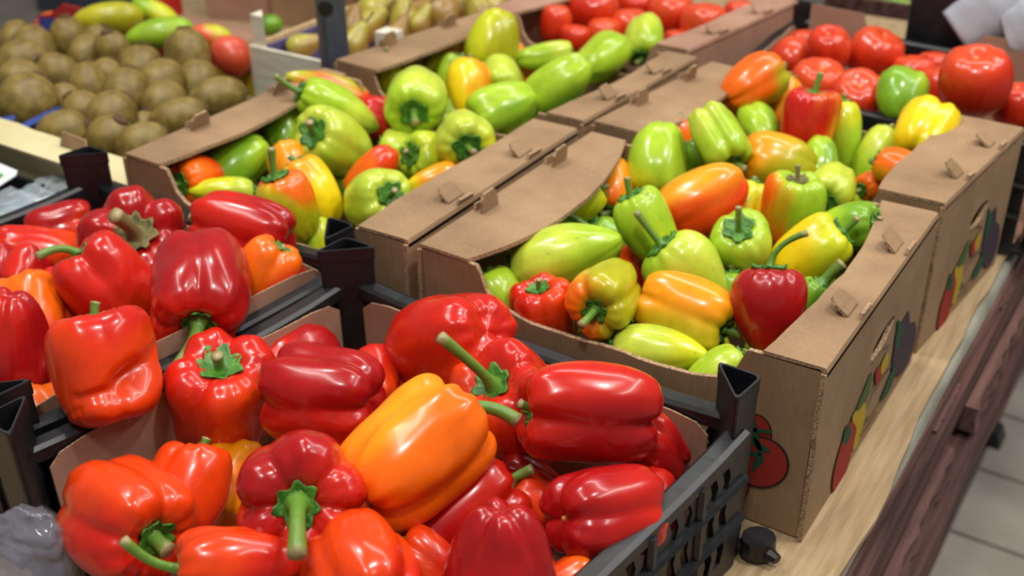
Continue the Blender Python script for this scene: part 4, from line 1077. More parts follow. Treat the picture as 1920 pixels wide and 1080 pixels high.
Kw(268, 272, 74, 1.2, 30, 0, 'front kiwi at the corner of the pepper box', 0)
# mangoes, pears
def Mg(px, py, w, ratio, ang, c0, c1, gd, label, lift=0, tilt=0):
    P('M', 'mango', px, py, w, ratio, ang, tilt, lift, c0, c1, gd, None, label)
Mg(95, 44, 44, 1.3, 10, 'mred', 'orng', 60, 'red mango far left behind the red card', -5.5)
Mg(292, 26, 50, 1.9, 330, 'ygrn', 'mgrn', 200, 'yellow-green mango lying behind the long green one', .3)
Mg(205, 36, 66, 1.95, 5, 'myel', 'olive', 330, 'long yellow-green mango lying behind the kiwis', 1.2)
Mg(395, 68, 46, 1.7, 350, 'mred', 'ygrn', 0, 'blushed mango behind the red one', 0)
Mg(300, 62, 58, 2.2, 10, 'mgrn', 'lime', 300, 'long green mango pointing right', 1.2)
Mg(436, 104, 74, 1.15, 320, 'mred', 'tom2', 300, 'coral red mango beside the wooden pear crate', .5)
Mg(505, 48, 40, 1.3, 20, 'dgrn', 'grn', 0, 'green fruit behind the corner of the wooden crate', -7.5)
def Pr(px, py, w, ratio, ang, tilt, label, lift=0, c='pear1'):
    P('R', 'pear', px, py, w * 1.1, ratio, ang, tilt, lift, c, 'pear2', 300, None, label)
Pr(860, 4, 50, 1.4, 100, 0, 'greenest pear at the top edge', .5, 'mgrn')
Pr(932, 8, 58, 1.3, 60, 0, 'pear at the right end of the wooden crate', 0)
Pr(896, 14, 52, 1.3, 120, 0, 'pear lying second from the right end of the crate', 0)
Pr(717, 12, 62, 1.35, 30, 0, 'pear at the purple paper, top edge', .5)
Pr(813, 22, 66, 1.35, 170, 0, 'brownish pear behind the cardboard tab', .5, 'pear2')
Pr(757, 26, 56, 1.5, 95, 0, 'upright pear with a shaded side', .8)
Pr(696, 42, 54, 1.3, 40, 0, 'russet pear between the steel upright and the white crate post', .3)
Pr(662, 44, 50, 1.3, 80, 0, 'pear beside the steel upright', 0, 'pear2')
Pr(790, 36, 46, 1.3, 60, 0, 'pear low behind the rear box flange', -.5)
Pr(748, 56, 44, 1.3, 60, 0, 'small pear behind the white crate post', -.5, 'pear2')
Pr(668, 74, 52, 1.3, 60, 0, 'greenish pear at the foot of the white crate post', 0)
Pr(575, 84, 46, 1.5, 20, 0, 'pear alone behind the white front board of the wooden crate', 0)
BOXZ.update(E=0.140, T=0.140, K=0.105, M=0.105, R=0.115)
# settle every pepper along its line of sight so that neighbours touch instead of merging
LIMITS = dict(F=(-.09, .345, -.41, -.045), L=(-.50, -.07, -.40, -.02), A=(-.405, -.02, .008, .335), B=(-.40, -.01, .362, .635), C=(.008, .392, .008, .315), D=(.0, .405, .355, .60), E=(-.36, .0, .66, .94), T=(.06, .46, .63, .945), K=(-.98, -.44, .05, .46), M=(-1.2, -.66, .40, .75), R=(-.66, -.40, .44, 1.1))
n = len(ITEMS)
dirs = np.array([ray(i['px'], i['py']) for i in ITEMS])
axes = np.array([cdir(i['ang'], i['tilt'], i['px'], i['py']) for i in ITEMS])
tt = np.zeros(n)
for k, it in enumerate(ITEMS):
    z = BOXZ[it['box']] + it['lift'] * 0.01
    tt[k] = (z - CAM[2]) / dirs[k][2]
for i in ITEMS: i['w'] *= {'bell': 1.05, 'taper': 1.05, 'blunt': 1.07, 'cone': 1.05}.get(i['kind'], 1.0)
wpx = np.array([i['w'] for i in ITEMS]) / F_PX
rat = np.array([i['ratio'] for i in ITEMS])
# four spheres along each axis
offs = np.array([-0.9, -0.3, 0.3, 0.9])
rad_k = {'bell': (.84, .98, 1, .90), 'taper': (.62, .88, 1, .9), 'blunt': (.66, .92, 1, .9), 'cone': (.40, .76, .98, .88), 'tomato': (.95, 1, 1, .95), 'kiwi': (.72, .98, .98, .72), 'mango': (.6, .95, .98, .7), 'pear': (.95, 1, .62, .4)}
rk = np.array([rad_k[i['kind']] for i in ITEMS])
def spheres(t):
    C_ = CAM + dirs * t[:, None]
    W_ = wpx * t
    half = np.maximum(W_ * rat / 2 - W_ / 2 * 0.80, 0.0)
    S = C_[:, None, :] + axes[:, None, :] * (offs[None, :, None] * half[:, None, None])
    Rr = W_[:, None] / 2 * rk * 0.93
    return C_, S, Rr
for itn in range(160):
    C_, S, Rr = spheres(tt)
    D = np.linalg.norm(S[:, None, :, None, :] - S[None, :, None, :, :], axis=-1)
    pen = (Rr[:, None, :, None] + Rr[None, :, None, :] - D).max((2, 3))
    np.fill_diagonal(pen, -1)
    dt = np.zeros(n)
    ii, jj = np.where(np.triu(pen) > 0.001)
    for a, b in zip(ii, jj):                 # b is listed later = nearer
        if ITEMS[a]['box'] == ITEMS[b]['box']:
            dt[a] += pen[a, b] * 0.22; dt[b] -= pen[a, b] * 0.22
        elif tt[a] < tt[b]:
            dt[a] -= pen[a, b] * 0.2; dt[b] += pen[a, b] * 0.2
        else:
            dt[a] += pen[a, b] * 0.2; dt[b] -= pen[a, b] * 0.2
    tt += np.clip(dt, -0.006, 0.006)
    C_ = CAM + dirs * tt[:, None]
    for k, it in enumerate(ITEMS):
        x0, x1, y0, y1 = LIMITS[it['box']]
        r_ = wpx[k] * tt[k] / 2 * 0.9
        if it['box'] not in 'FL' and C_[k][2] > 0.146: continue
        if it['box'] in 'FL' and C_[k][2] - r_ * 0.6 > 0.14: continue
        if C_[k][1] < y0 + r_: tt[k] += min(0.004, (y0 + r_ - C_[k][1]) * 0.5)
        if C_[k][1] > y1 - r_ * 0.6: tt[k] -= min(0.004, (C_[k][1] - y1 + r_ * 0.6) * 0.5)
        if C_[k][2] < r_ + 0.012: tt[k] -= 0.003
C_, S, Rr = spheres(tt)
D = np.linalg.norm(S[:, None, :, None, :] - S[None, :, None, :, :], axis=-1)
pen = (Rr[:, None, :, None] + Rr[None, :, None, :] - D).max((2, 3)); np.fill_diagonal(pen, -1)
if DEBUG:
    for k, it in enumerate(ITEMS):
        b = int(np.argmax(pen[k]))
        print('%s (%4d,%4d) pos %.3f %.3f %.3f  width %.1fcm  pen %.1fmm with %s' % (it['box'], it['px'], it['py'], *C_[k], wpx[k] * tt[k] * 100, pen[k].max() * 1000, (ITEMS[b]['px'], ITEMS[b]['py'])))

GROUPS = dict(F='red peppers in the nearest black crate', L='red peppers in the left black crate', A='peppers in the left kraft box', B='peppers in the rear kraft box', C='peppers in the front right kraft box', D='peppers in the mixed pepper box', E='tomatoes in the brown box', T='tomatoes in the black crate', K='kiwis in the cream box', M='mangoes behind the kiwis', R='pears in the wooden crate')
def kind_name(it):
    c = it['c0']
    col = {'red': 'red', 'crim': 'red', 'ored': 'red', 'dred': 'red', 'orng': 'orange', 'amber': 'orange', 'yel': 'yellow', 'olive': 'green'}.get(c, 'green')
    return col + ('_bell_pepper' if it['kind'] in ('bell', 'taper') else '_pepper')

def make_pepper(it, pos, width, axis, seed):
    Rm = basis(axis, it.get('roll', (seed * 2.399) % 6.28))
    nl = it.get('nl')
    v, f_, (g, L, R, pr) = body(it['kind'], width, it['ratio'], seed, nl, it.get('lump', 1.0), it.get('res'))
    vw = (Rm @ v.T).T                                    # world oriented, centred on the pepper
    if it.get('fold'):
        # a deep curled fold below right, rim swollen around it
        w_ = ray(it['px'], it['py']); w_ = w_ / np.linalg.norm(w_)
        r_ = RT - w_ * np.dot(RT, w_); r_ /= np.linalg.norm(r_); u2 = np.cross(r_, w_)
        X, Y, Zf = vw @ r_ / R, vw @ u2 / R, -(vw @ w_) / R
        u_ = vw / (np.linalg.norm(vw, axis=1, keepdims=True) + 1e-9)
        poly = np.array([(.90, .46), (.70, .12), (.44, -.24), (.10, -.46), (-.45, -.55)])
        best = np.full(len(vw), 9.0); tb = np.zeros(len(vw))
        for k in range(4):
            A, B = poly[k], poly[k + 1]; d_ = B - A
            t_ = np.clip(((X - A[0]) * d_[0] + (Y - A[1]) * d_[1]) / (d_ @ d_), 0, 1)
            dd = np.hypot(X - A[0] - t_ * d_[0], Y - A[1] - t_ * d_[1])
            up_ = dd < best; best = np.where(up_, dd, best); tb = np.where(up_, (k + t_) / 4, tb)
        wd = 0.07 + 0.17 * np.sin(np.pi * tb) ** 2
        fr = sstep(-0.1, 0.15, Zf)
        side = (X * 0.55 - Y * 0.83) - 0.42
        vw = vw - u_ * ((0.07 + 0.30 * np.sin(np.pi * tb) ** 2) * R * np.exp(-(best / wd) ** 2.5) * fr)[:, None]
        vw = vw + u_ * (0.06 * R * np.exp(-((best - wd - 0.18) / 0.16) ** 2) * fr * (side > 0))[:, None]
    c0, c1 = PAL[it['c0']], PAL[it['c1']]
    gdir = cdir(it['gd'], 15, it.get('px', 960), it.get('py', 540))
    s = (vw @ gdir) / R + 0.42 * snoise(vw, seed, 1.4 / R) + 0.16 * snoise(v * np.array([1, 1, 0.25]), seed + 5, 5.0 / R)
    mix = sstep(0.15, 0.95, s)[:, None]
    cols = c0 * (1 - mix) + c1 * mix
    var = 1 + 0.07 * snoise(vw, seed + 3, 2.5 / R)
    cols = cols * var[:, None]
    if it['kind'] in ('cone', 'blunt'):
        # colour a little lighter on the lobes, darker in the creases
        cols = cols * (0.94 + 0.10 * g[:, None])
    base = np.array(pos)
    low = vw[:, 2].min()
    root = empty(kind_name(it), (base[0], base[1], base[2] + low))
    sh_ = np.array([0, 0, -low])
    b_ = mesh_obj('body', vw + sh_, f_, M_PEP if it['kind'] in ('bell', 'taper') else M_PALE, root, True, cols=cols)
    class _S: pass
    # calyx and stalk share the body's frame
    k0 = len(COL.objects)
    calyx_stem(root, Rm, it['kind'], pr, L, R, seed, it['stem'], it.get('cs', 1.0), (it.get('px', 960), it.get('py', 540)), it.get('dry', False))
    for ch in root.children:
        if ch.name.split('.')[0] in ('calyx', 'stem'):
            ch.location = tuple(sh_)
    if it.get('dot'):
        tip = Rm @ np.array([0, 0, float(pr[-1, 0]) * L])
        mb = MB(); mb.tube([tip * 0.97, tip * 1.0 + (tip / np.linalg.norm(tip)) * 0.0015], [0.0028, 0.0015], 8)
        o = mb.build('blossom_scar', M_SCAR, root, True); o.location = tuple(sh_)
    tag(root, it['label'], 'pepper', GROUPS[it['box']])
    return root

M_SCAR = plain('blossom_scar', (206, 150, 70), 0.7)
def make_fruit(it, pos, width, axis, seed):
    kind = it['kind']
    Rm = basis(axis, (seed * 2.399) % 6.28)
    v, f_, (g, L, R, pr) = body(kind, width, it['ratio'], seed, 5 if kind == 'tomato' else 2, 0.8, (40, 26))
    vw = (Rm @ v.T).T
    low = vw[:, 2].min(); sh_ = np.array([0, 0, -low])
    root = empty(kind, (pos[0], pos[1], pos[2] + low))
    c0, c1 = PAL[it['c0']], PAL[it['c1']]
    s = (vw @ cdir(it['gd'], 15)) / R + 0.5 * snoise(vw, seed, 1.5 / R)
    mix = sstep(-0.1, 1.0, s)[:, None]
    cols = (c0 * (1 - mix) + c1 * mix) * (1 + 0.08 * snoise(vw, seed + 3, 3 / R))[:, None]
    mat = {'tomato': M_TOM, 'kiwi': M_KIWI, 'mango': M_MANGO, 'pear': M_MANGO}[kind]
    mesh_obj('body', vw + sh_, f_, mat, root, True, cols=cols)
    def cap(nm, z, r0, h, mt, sgn=1):
        mb = MB()
        mb.tube([Rm @ np.array([0, 0, z - sgn * 0.002]), Rm @ np.array([0, 0, z + sgn * h * 0.6]), Rm @ np.array([0, 0, z + sgn * h])], [r0, r0 * 0.8, r0 * 0.35], 10)
        o = mb.build(nm, mt, root, True); o.location = tuple(sh_)
    zt, zb = float(pr[0, 0]) * L, float(pr[-1, 0]) * L
    if kind == 'tomato':
        cap('stem_scar', zt, R * 0.09, 0.001, M_SCAR)
    elif kind == 'kiwi':
        cap('blossom_end', zt, R * 0.34, 0.002, M_KTIP); cap('stem_end', zb, R * 0.13, 0.004, M_KTIP, -1)
    elif kind == 'mango':
        cap('stem_end', zt, R * 0.08, 0.004, M_KTIP)
    else:
        mb = MB(); a = Rm @ np.array([0, 0, zt - 0.002]); b = Rm @ np.array([0.004, 0, zt + 0.022])
        mb.tube([a, (a + b) / 2 + np.array([0.001, 0, 0]), b], [0.0018, 0.0014, 0.002], 8); o = mb.build('stem', M_KTIP, root, True); o.location = tuple(sh_)
        cap('blossom_end', zb, R * 0.14, 0.001, M_KTIP, -1)
    tag(root, it['label'], {'kiwi': 'kiwi', 'tomato': 'tomato', 'mango': 'mango', 'pear': 'pear'}[kind], GROUPS[it['box']])

for k, it in enumerate(ITEMS):
    (make_fruit if it['kind'] in ('tomato', 'kiwi', 'mango', 'pear') else make_pepper)(it, C_[k], wpx[k] * tt[k], axes[k], 100 + k)

# the layer buried below, where there is room
rf = random.Random(21)
FILL_LABEL = dict(F='red pepper buried under the top layer in the nearest black crate', L='red pepper buried under the top layer in the left black crate', A='green pepper buried under the top layer in the left kraft box',
                  B='green pepper buried under the top layer in the rear kraft box', C='green pepper buried under the top layer in the front right kraft box', D='green pepper buried under the top layer in the mixed pepper box')
occ_c = [S.reshape(-1, 3)]; occ_r = [Rr.reshape(-1)]
for bx in 'FLACBD':
    x0, x1, y0, y1 = LIMITS[bx]
    big = bx in 'FL'
    r_ = 0.033 if big else 0.025
    cnt = 0
    for z in ((0.075,) if big else (0.085,)):
        yy = y0 + r_ + 0.012
        while yy < y1 - r_ - 0.01:
            xx = x0 + r_ + 0.022
            while xx < x1 - r_ - 0.018:
                px_, py_ = xx + rf.uniform(-.005, .005), yy + rf.uniform(-.004, .004)
                p_ = np.array((px_, py_, z))
                oc = np.concatenate(occ_c); orr = np.concatenate(occ_r)
                if (np.linalg.norm(oc - p_, axis=1) - orr).min() > r_ * 0.90 and (z > 0.06 or True):
                    it = dict(box=bx, kind='bell' if big else 'blunt', ratio=1.05, c0=rf.choice(('red', 'crim', 'ored')) if big else rf.choice(('grn', 'lime', 'grn', 'ygrn')), c1='ored' if big else 'lime', gd=rf.uniform(0, 360), stem=(0.5, None, 0, 1), label=FILL_LABEL[bx], res=(40, 26))
                    a = np.array((rf.uniform(-1, 1), rf.uniform(-1, 1), rf.uniform(-.5, .9)))
                    make_pepper(it, p_, 2 * r_, a, 700 + cnt + 40 * 'FLACBD'.index(bx))
                    occ_c.append(p_[None]); occ_r.append(np.array([r_])); cnt += 1
                xx += 2 * r_ + 0.001
            yy += 2 * r_ + 0.001
# ------------------------------------------------------------------ background containers and odds and ends
M_WHITEWOOD = noise_mat('bleached_plywood', (206, 198, 176), (226, 220, 200), 0.7, 6, (3, 3, 20), 0.15)
M_TANWOOD = noise_mat('tan_plywood', (186, 156, 112), (206, 178, 134), 0.7, 6, (3, 20, 3), 0.15)
M_PURPLE = noise_mat('purple_paper', (66, 58, 104), (84, 74, 126), 0.6, 20, bump=0.4)
M_REDCARD = plain('red_print', (176, 34, 30), 0.5)
M_BLUECARD = plain('blue_print', (44, 70, 160), 0.45)
M_YELCARD = plain('yellow_print', (206, 170, 18), 0.5)
M_WHITE = plain('white_card', (222, 228, 228), 0.5)
M_GREENC = plain('green_print', (96, 150, 84), 0.5)
M_BLUEPL = plain('blue_plastic', (40, 70, 150), 0.35)

def rot_plate(mb, A, B, z0, z1, t, inn):
    """upright board from A to B (xy) between heights"""
    A, B = np.array(A, float), np.array(B, float)
    ln = np.linalg.norm(B - A); d = (B - A) / ln
    mb.plate([(0, z0), (ln, z0), (ln, z1), (0, z1)], [], (A[0], A[1], 0), (d[0], d[1], 0), (0, 0, 1), t)

def simple_part(root, name, mat, fn, smooth=False):
    mb = MB(); fn(mb); o = mb.build(name, mat, root, smooth)
    o.location = -np.array(root.location)
    return o

# cream box of kiwis
kb = empty('kiwi_box', (-.72, .25, 0)); tag(kb, 'cream cardboard box full of kiwis at the left', 'cardboard box')
K0, K1, KY0, KY1 = -1.02, -.432, .030, .452
simple_part(kb, 'bottom', [M_CREAM, M_EDGE], lambda m: m.box((K0, KY0, .001), (K1, KY1, .006)))
simple_part(kb, 'end_panel', [M_CREAM, M_EDGE], lambda m: m.box((K0, KY0, .001), (K1, KY0 + .005, .124)))
simple_part(kb, 'end_panel', [M_CREAM, M_EDGE], lambda m: m.box((K0, KY1 - .005, .001), (K1, KY1, .045)))
simple_part(kb, 'side_panel', [M_CREAM, M_EDGE], lambda m: m.box((K0, KY0 + .005, .001), (K0 + .005, KY1 - .005, .10)))
simple_part(kb, 'side_panel', [M_CREAM, M_EDGE], lambda m: m.box((K1 - .005, KY0 + .005, .001), (K1, KY1 - .005, .10)))
rk_ = random.Random(5)
def kflap(m):
    inner = wavy((K1 - .02, .052), (K0 + .05, .055), 14, .0025, rk_)
    m.plate([(K0, 0), (K1, 0)] + [(K1, .05)] + inner + [(K0, .05)], [[(-.60, .034), (-.55, .034), (-.55, .047), (-.60, .047)]], (0, KY0 - .018, .1245), (1, 0, 0), (0, 1, 0), .004, 0, 1)
simple_part(kb, 'top_flap', [M_CREAM, M_EDGE], kflap)
simple_part(kb, 'lock_tab', [M_KRAFT, M_EDGE], lambda m: m.plate([(-.60, 0), (-.55, 0), (-.553, .016), (-.597, .018)], [], (0, KY0 + .020, .1285), (1, 0, 0), (0, .25, .97), .003, 0, 1))
a, b = un(40, 240, .112), un(137, 196, .112)
simple_part(kb, 'tray_rim', M_BLUEPL, lambda m: m.tube([a, (a + b) / 2 + np.array((0, 0, .001)), b], .005, 6))
a2, b2 = un(-40, 236, .112), un(28, 222, .112)
simple_part(kb, 'tray_rim', M_BLUEPL, lambda m: m.tube([a2, b2], .005, 6))
simple_part(kb, 'tray_floor', M_BLACK, lambda m: m.box((K0 + .01, KY0 + .01, .007), (K1 - .01, KY1 - .01, .010)))

# mango box: printed card with tall back
mbx = empty('mango_box', (-.93, .6, 0)); tag(mbx, 'red, blue and yellow printed card box of mangoes behind the kiwis', 'cardboard box')
simple_part(mbx, 'bottom', M_MAUVE, lambda m: m.box((-1.22, .47, .001), (-.665, .80, .006)))
simple_part(mbx, 'front_panel', M_REDCARD, lambda m: m.plate([(-1.22, 0), (-.76, 0), (-.76, .085), (-.80, .105), (-.86, .088), (-1.0, .09), (-1.06, .118), (-1.14, .118), (-1.18, .095), (-1.22, .085)], [], (0, .475, .002), (1, 0, 0), (0, 0, 1), .004))
simple_part(mbx, 'blue_label', M_BLUECARD, lambda m: m.plate([(-.845, .072), (-.80, .074), (-.80, .092), (-.84, .092)], [], (0, .4705, .002), (1, 0, 0), (0, 0, 1), .001))
simple_part(mbx, 'blue_label', M_BLUECARD, lambda m: m.plate([(-1.215, .062), (-1.15, .060), (-1.17, .09), (-1.215, .082)], [], (0, .4705, .002), (1, 0, 0), (0, 0, 1), .001))
simple_part(mbx, 'yellow_panel', M_YELCARD, lambda m: m.plate([(-.760, 0), (-.600, 0), (-.600, .062), (-.655, .058), (-.69, .088), (-.760, .088)], [], (0, .462, .002), (1, 0, 0), (0, 0, 1), .004))
simple_part(mbx, 'side_panel', M_YELCARD, lambda m: m.box((-.669, .48, .002), (-.665, .80, .07)))
simple_part(mbx, 'side_panel', M_REDCARD, lambda m: m.box((-1.22, .48, .002), (-1.216, .80, .05)))
# tall flattened cartons standing behind the mangoes
for lab, A, B, h, mt in (('pinkish brown carton standing behind the mangoes', (-1.16, .82), (-1.03, .86), .17, M_MAUVE), ('tan carton standing behind the green mango', (-1.015, .855), (-.84, .90), .21, M_KRAFT),
                         ('cream carton standing behind the wooden pear crate', (-.80, .90), (-.40, 1.18), .22, M_CREAM)):
    cb = empty('carton', ((A[0] + B[0]) / 2, (A[1] + B[1]) / 2, 0)); tag(cb, lab, 'cardboard box')
    A_, B_ = np.array(A), np.array(B); d = (B_ - A_) / np.linalg.norm(B_ - A_); nrm = np.array((-d[1], d[0])) * .22
    for nm, p, q_ in (('front_panel', A_, B_), ('side_panel', B_, B_ + nrm), ('back_panel', B_ + nrm, A_ + nrm), ('side_panel', A_ + nrm, A_)):
        simple_part(cb, nm, [mt, M_EDGE], lambda m, p=p, q_=q_: rot_plate(m, p, q_, .001, h, .005, None))
    e_ = nrm / np.linalg.norm(nrm)
    simple_part(cb, 'flap', [mt, M_EDGE], lambda m: m.plate([(0, 0), (np.linalg.norm(B_ - A_), 0), (np.linalg.norm(B_ - A_) - .01, .07), (.01, .07)], [], (A_[0], A_[1], h), (d[0], d[1], 0), (e_[0] * .9, e_[1] * .9, .43), .004, 0, 1))

# wooden crate with pears
wc = empty('wooden_crate', (-.56, .72, 0)); tag(wc, 'bleached plywood crate of pears behind the steel upright', 'wooden crate')
WX0, WX1, WY0, WY1 = -.672, -.425, .452, 1.10
simple_part(wc, 'front_board', M_WHITEWOOD, lambda m: m.box((WX0, WY0, .02), (WX1, WY0 + .006, .130)))
simple_part(wc, 'side_board', M_TANWOOD, lambda m: m.box((WX0, WY0 + .006, .03), (WX0 + .006, WY1, .130)))
simple_part(wc, 'side_board', M_TANWOOD, lambda m: m.box((WX1 - .006, WY0 + .006, .03), (WX1, WY1, .120)))
simple_part(wc, 'back_board', M_TANWOOD, lambda m: m.box((WX0, WY1, .03), (WX1, WY1 + .006, .13)))
simple_part(wc, 'bottom', M_TANWOOD, lambda m: m.box((WX0, WY0 + .006, .02), (WX1, WY1, .026)))
def post(m, x, y, h, sx, sy):
    s = .026
    m.add([(x, y, .0), (x + sx * s, y, .0), (x, y + sy * s, .0), (x, y, h), (x + sx * s, y, h), (x, y + sy * s, h)], [(0, 1, 2), (3, 4, 5), (0, 1, 4, 3), (1, 2, 5, 4), (2, 0, 3, 5)])
simple_part(wc, 'corner_post', M_WHITEWOOD, lambda m: post(m, WX0 + .006, WY0 + .006, .178, 1, 1))
pq = un(728, 62, .165)
simple_part(wc, 'corner_post', M_WHITEWOOD, lambda m: m.box((pq[0] - .016, pq[1] - .012, .0), (pq[0] + .016, pq[1] + .016, .168)))
simple_part(wc, 'corner_post', M_WHITEWOOD, lambda m: post(m, WX0 + .006, WY1, .175, 1, -1))
simple_part(wc, 'paper_liner', M_PURPLE, lambda m: m.box((WX0 + .008, WY0 + .03, .05), (WX0 + .012, WY1 - .01, .123)))

# steel upright
sp = un(629, 118, .15)
su_ = empty('steel_upright', (sp[0], sp[1], 0)); tag(su_, 'dark grey steel upright rising beside the wooden pear crate', 'post')
mb = MB(); w_ = .0175
prof_ = [(-w_, -w_ + .004), (-w_ + .004, -w_), (w_ - .004, -w_), (w_, -w_ + .004), (w_, w_ - .004), (w_ - .004, w_), (-w_ + .004, w_), (-w_, w_ - .004)]
ca, sa = math.cos(-.55), math.sin(-.55)
pr_ = [(x * ca - y * sa, x * sa + y * ca) for x, y in prof_]
vs = [(x, y, .0) for x, y in pr_] + [(x, y, 1.4) for x, y in pr_]
mb.add(vs, [(i, (i + 1) % 8, 8 + (i + 1) % 8, 8 + i) for i in range(8)] + [tuple(range(8))[::-1], tuple(range(8, 16))])
mb.build('tube', M_DARK, su_)
kp = un(612, 6, .15); kd = onplane(613, 8, (sp[0], sp[1], .2), np.array((FW[0], FW[1], 0)))
mb = MB(); kk = kd - np.array(su_.location); dd = np.array((sa * .0, 0, 0))
mb.tube([kk + np.array((.012, -.016, 0)) * 0.2, kk + np.array((.012, -.018, 0))], [.013, .010], 12); mb.build('clamp_knob', M_BLACK, su_)
mb = MB(); mb.box((-.03, -.03, .0005), (.03, .03, .006)); mb.build('foot_plate', M_DARK, su_)

# tall black bin with a rolled white bag, behind the tomato crate
cr_G, qG = crate('tall black plastic crate at the upper right behind the tomato crate', (.178, .972), (.62, .955), (.64, 1.30), (.20, 1.32), PH=.30, RH=.285, seed=6, lattice=False)
M_BAG = noise_mat('white_bag_film', (150, 156, 166), (186, 192, 200), 0.35, 8, bump=0.3, bscale=24)
M_BAG.node_tree.nodes['Principled BSDF'].inputs['Subsurface Weight'].default_value = 0.0
def crumple(name, label, cat, path, radii, mat, seed, n=28, amp=.12, flat=.5, updir=(0, 0, 1), closed=False, facet=0.0):
    rs = np.random.RandomState(seed)
    path = [np.array(p_, float) for p_ in path]; st = 22
    base = path[0]
    vs = []
    P_ = spline([list(p_) for p_ in path], st + 1) if False else None
    pts = []
    for k in range(st + 1):
        t = k / st * (len(path) - 1); i = min(int(t), len(path) - 2); u_ = t - i
        pts.append((path[i] * (1 - u_) + path[i + 1] * u_, radii[i] * (1 - u_) + radii[i + 1] * u_))
    ax = path[-1] - path[0]; ax /= np.linalg.norm(ax)
    up_ = np.array(updir, float); sd = np.cross(ax, up_); sd /= np.linalg.norm(sd); up_ = np.cross(sd, ax)
    ph = rs.uniform(0, 6.28, 8)
    for k, (c_, r_) in enumerate(pts):
        for j in range(n):
            a_ = 2 * math.pi * j / n
            w = 1 + amp * (math.sin(3 * a_ + ph[0] + k * .25) + .7 * math.sin(5 * a_ + ph[1] - k * .4) + .5 * math.sin(9 * a_ + ph[2] + k * .9) + .4 * math.sin(k * 1.1 + 2 * a_ + ph[3]))
            vs.append(c_ - base + sd * math.cos(a_) * r_ * w + up_ * math.sin(a_) * r_ * w * flat)
    fs = [(k * n + j, k * n + (j + 1) % n, (k + 1) * n + (j + 1) % n, (k + 1) * n + j) for k in range(st) for j in range(n)]
    if closed:
        fs += [tuple(range(n))[::-1], tuple(st * n + j for j in range(n))]
    if facet:
        rr_ = np.random.RandomState(seed + 1); vs = [v_ + rr_.normal(size=3) * facet for v_ in vs]
    o = mesh_obj(name, vs, fs, mat, None, True)
    o.location = tuple(base)
    if not facet:
        md = o.modifiers.new('skin', 'SOLIDIFY'); md.thickness = .0006
    tag(o, label, cat)
    return o
Pq = np.array((.30, .96, .30))
b0 = onplane(1800, 56, Pq, np.array((0, 1.0, 0)) ); b1 = onplane(1870, 14, Pq, np.array((0, 1.0, 0))); b2 = onplane(1990, -60, Pq, np.array((0, 1.0, 0)))
crumple('plastic_bag', 'white rolled plastic bag hanging over the tall black crate', 'bag', [b0 + np.array((0, -.02, 0)), b1 + np.array((0, -.012, 0)), b2 + np.array((0, .04, 0))], [.036, .040, .06], M_BAG, 3, amp=.025, flat=.5, updir=-FW)
b3 = onplane(1900, 40, Pq, np.array((0, 1.0, 0))); b4 = onplane(1990, 20, Pq, np.array((0, 1.0, 0)))
crumple('plastic_bag', 'grey plastic bag end at the upper right edge', 'bag', [b3 + np.array((.0, -.03, -.01)), b4 + np.array((0, -.03, 0))], [.028, .05], M_BAG, 4, amp=.03, flat=.4, updir=-FW)

# leafy greens and a brown shelf far behind
sf = empty('display_shelf', (.3, 1.9, -.1)); tag(sf, 'brown wooden display shelf far behind the tomato crate', 'shelf')
simple_part(sf, 'board', M_REDWOOD2, lambda m: m.box((-.15, 1.62, -.06), (1.1, 2.2, -.03)))
simple_part(sf, 'front_rail', M_REDWOOD, lambda m: m.box((-.15, 1.60, -.09), (1.1, 1.62, .0)))
for xx in (-.12, 1.03):
    simple_part(sf, 'leg', M_REDWOOD, lambda m: m.box((xx, 1.66, FZ), (xx + .04, 1.70, -.06)))
M_LEAF = noise_mat('lettuce_leaf', (96, 150, 48), (168, 200, 96), 0.5, 30, bump=0.5)
M_BEIGE = noise_mat('onion_skin', (206, 186, 130), (226, 210, 164), 0.5, 20, bump=0.2)
for i, (px, py, w, mt, nm, lab) in enumerate(((1600, 6, .05, M_BEIGE, 'onion', 'beige onion on the far shelf, leftmost'), (1625, 8, .05, M_BEIGE, 'onion', 'beige onion on the far shelf beside the dark gap'), (1668, 18, .055, M_BEIGE, 'onion', 'beige onion on the far shelf above the lettuce'),
                                              (1645, 36, .05, M_LEAF, 'lettuce', 'green lettuce on the far shelf, left of two'), (1680, 38, .05, M_LEAF, 'lettuce', 'green lettuce on the far shelf beside the tall crate'))):
    c_ = onplane(px, py, (0, 1.68 + (.12 if mt is M_BEIGE else 0), 0), np.array((0, 1.0, 0)))
    root = empty(nm, (c_[0], c_[1], c_[2] - w * .8)); tag(root, lab, 'vegetable')
    v, f_, _ = body('tomato' if mt is M_BEIGE else 'mango', w * 2, .9, 900 + i, 7, 2.5, (28, 18))
    mesh_obj('body' if mt is M_BEIGE else 'leaf_head', v + np.array((0, 0, w * .8)), f_, mt, root, True)
    mb = MB(); mb.tube([(0, 0, w * 1.5), (0.004, 0, w * 1.9)], [.006, .002], 6); mb.build('tip', mt, root, True)

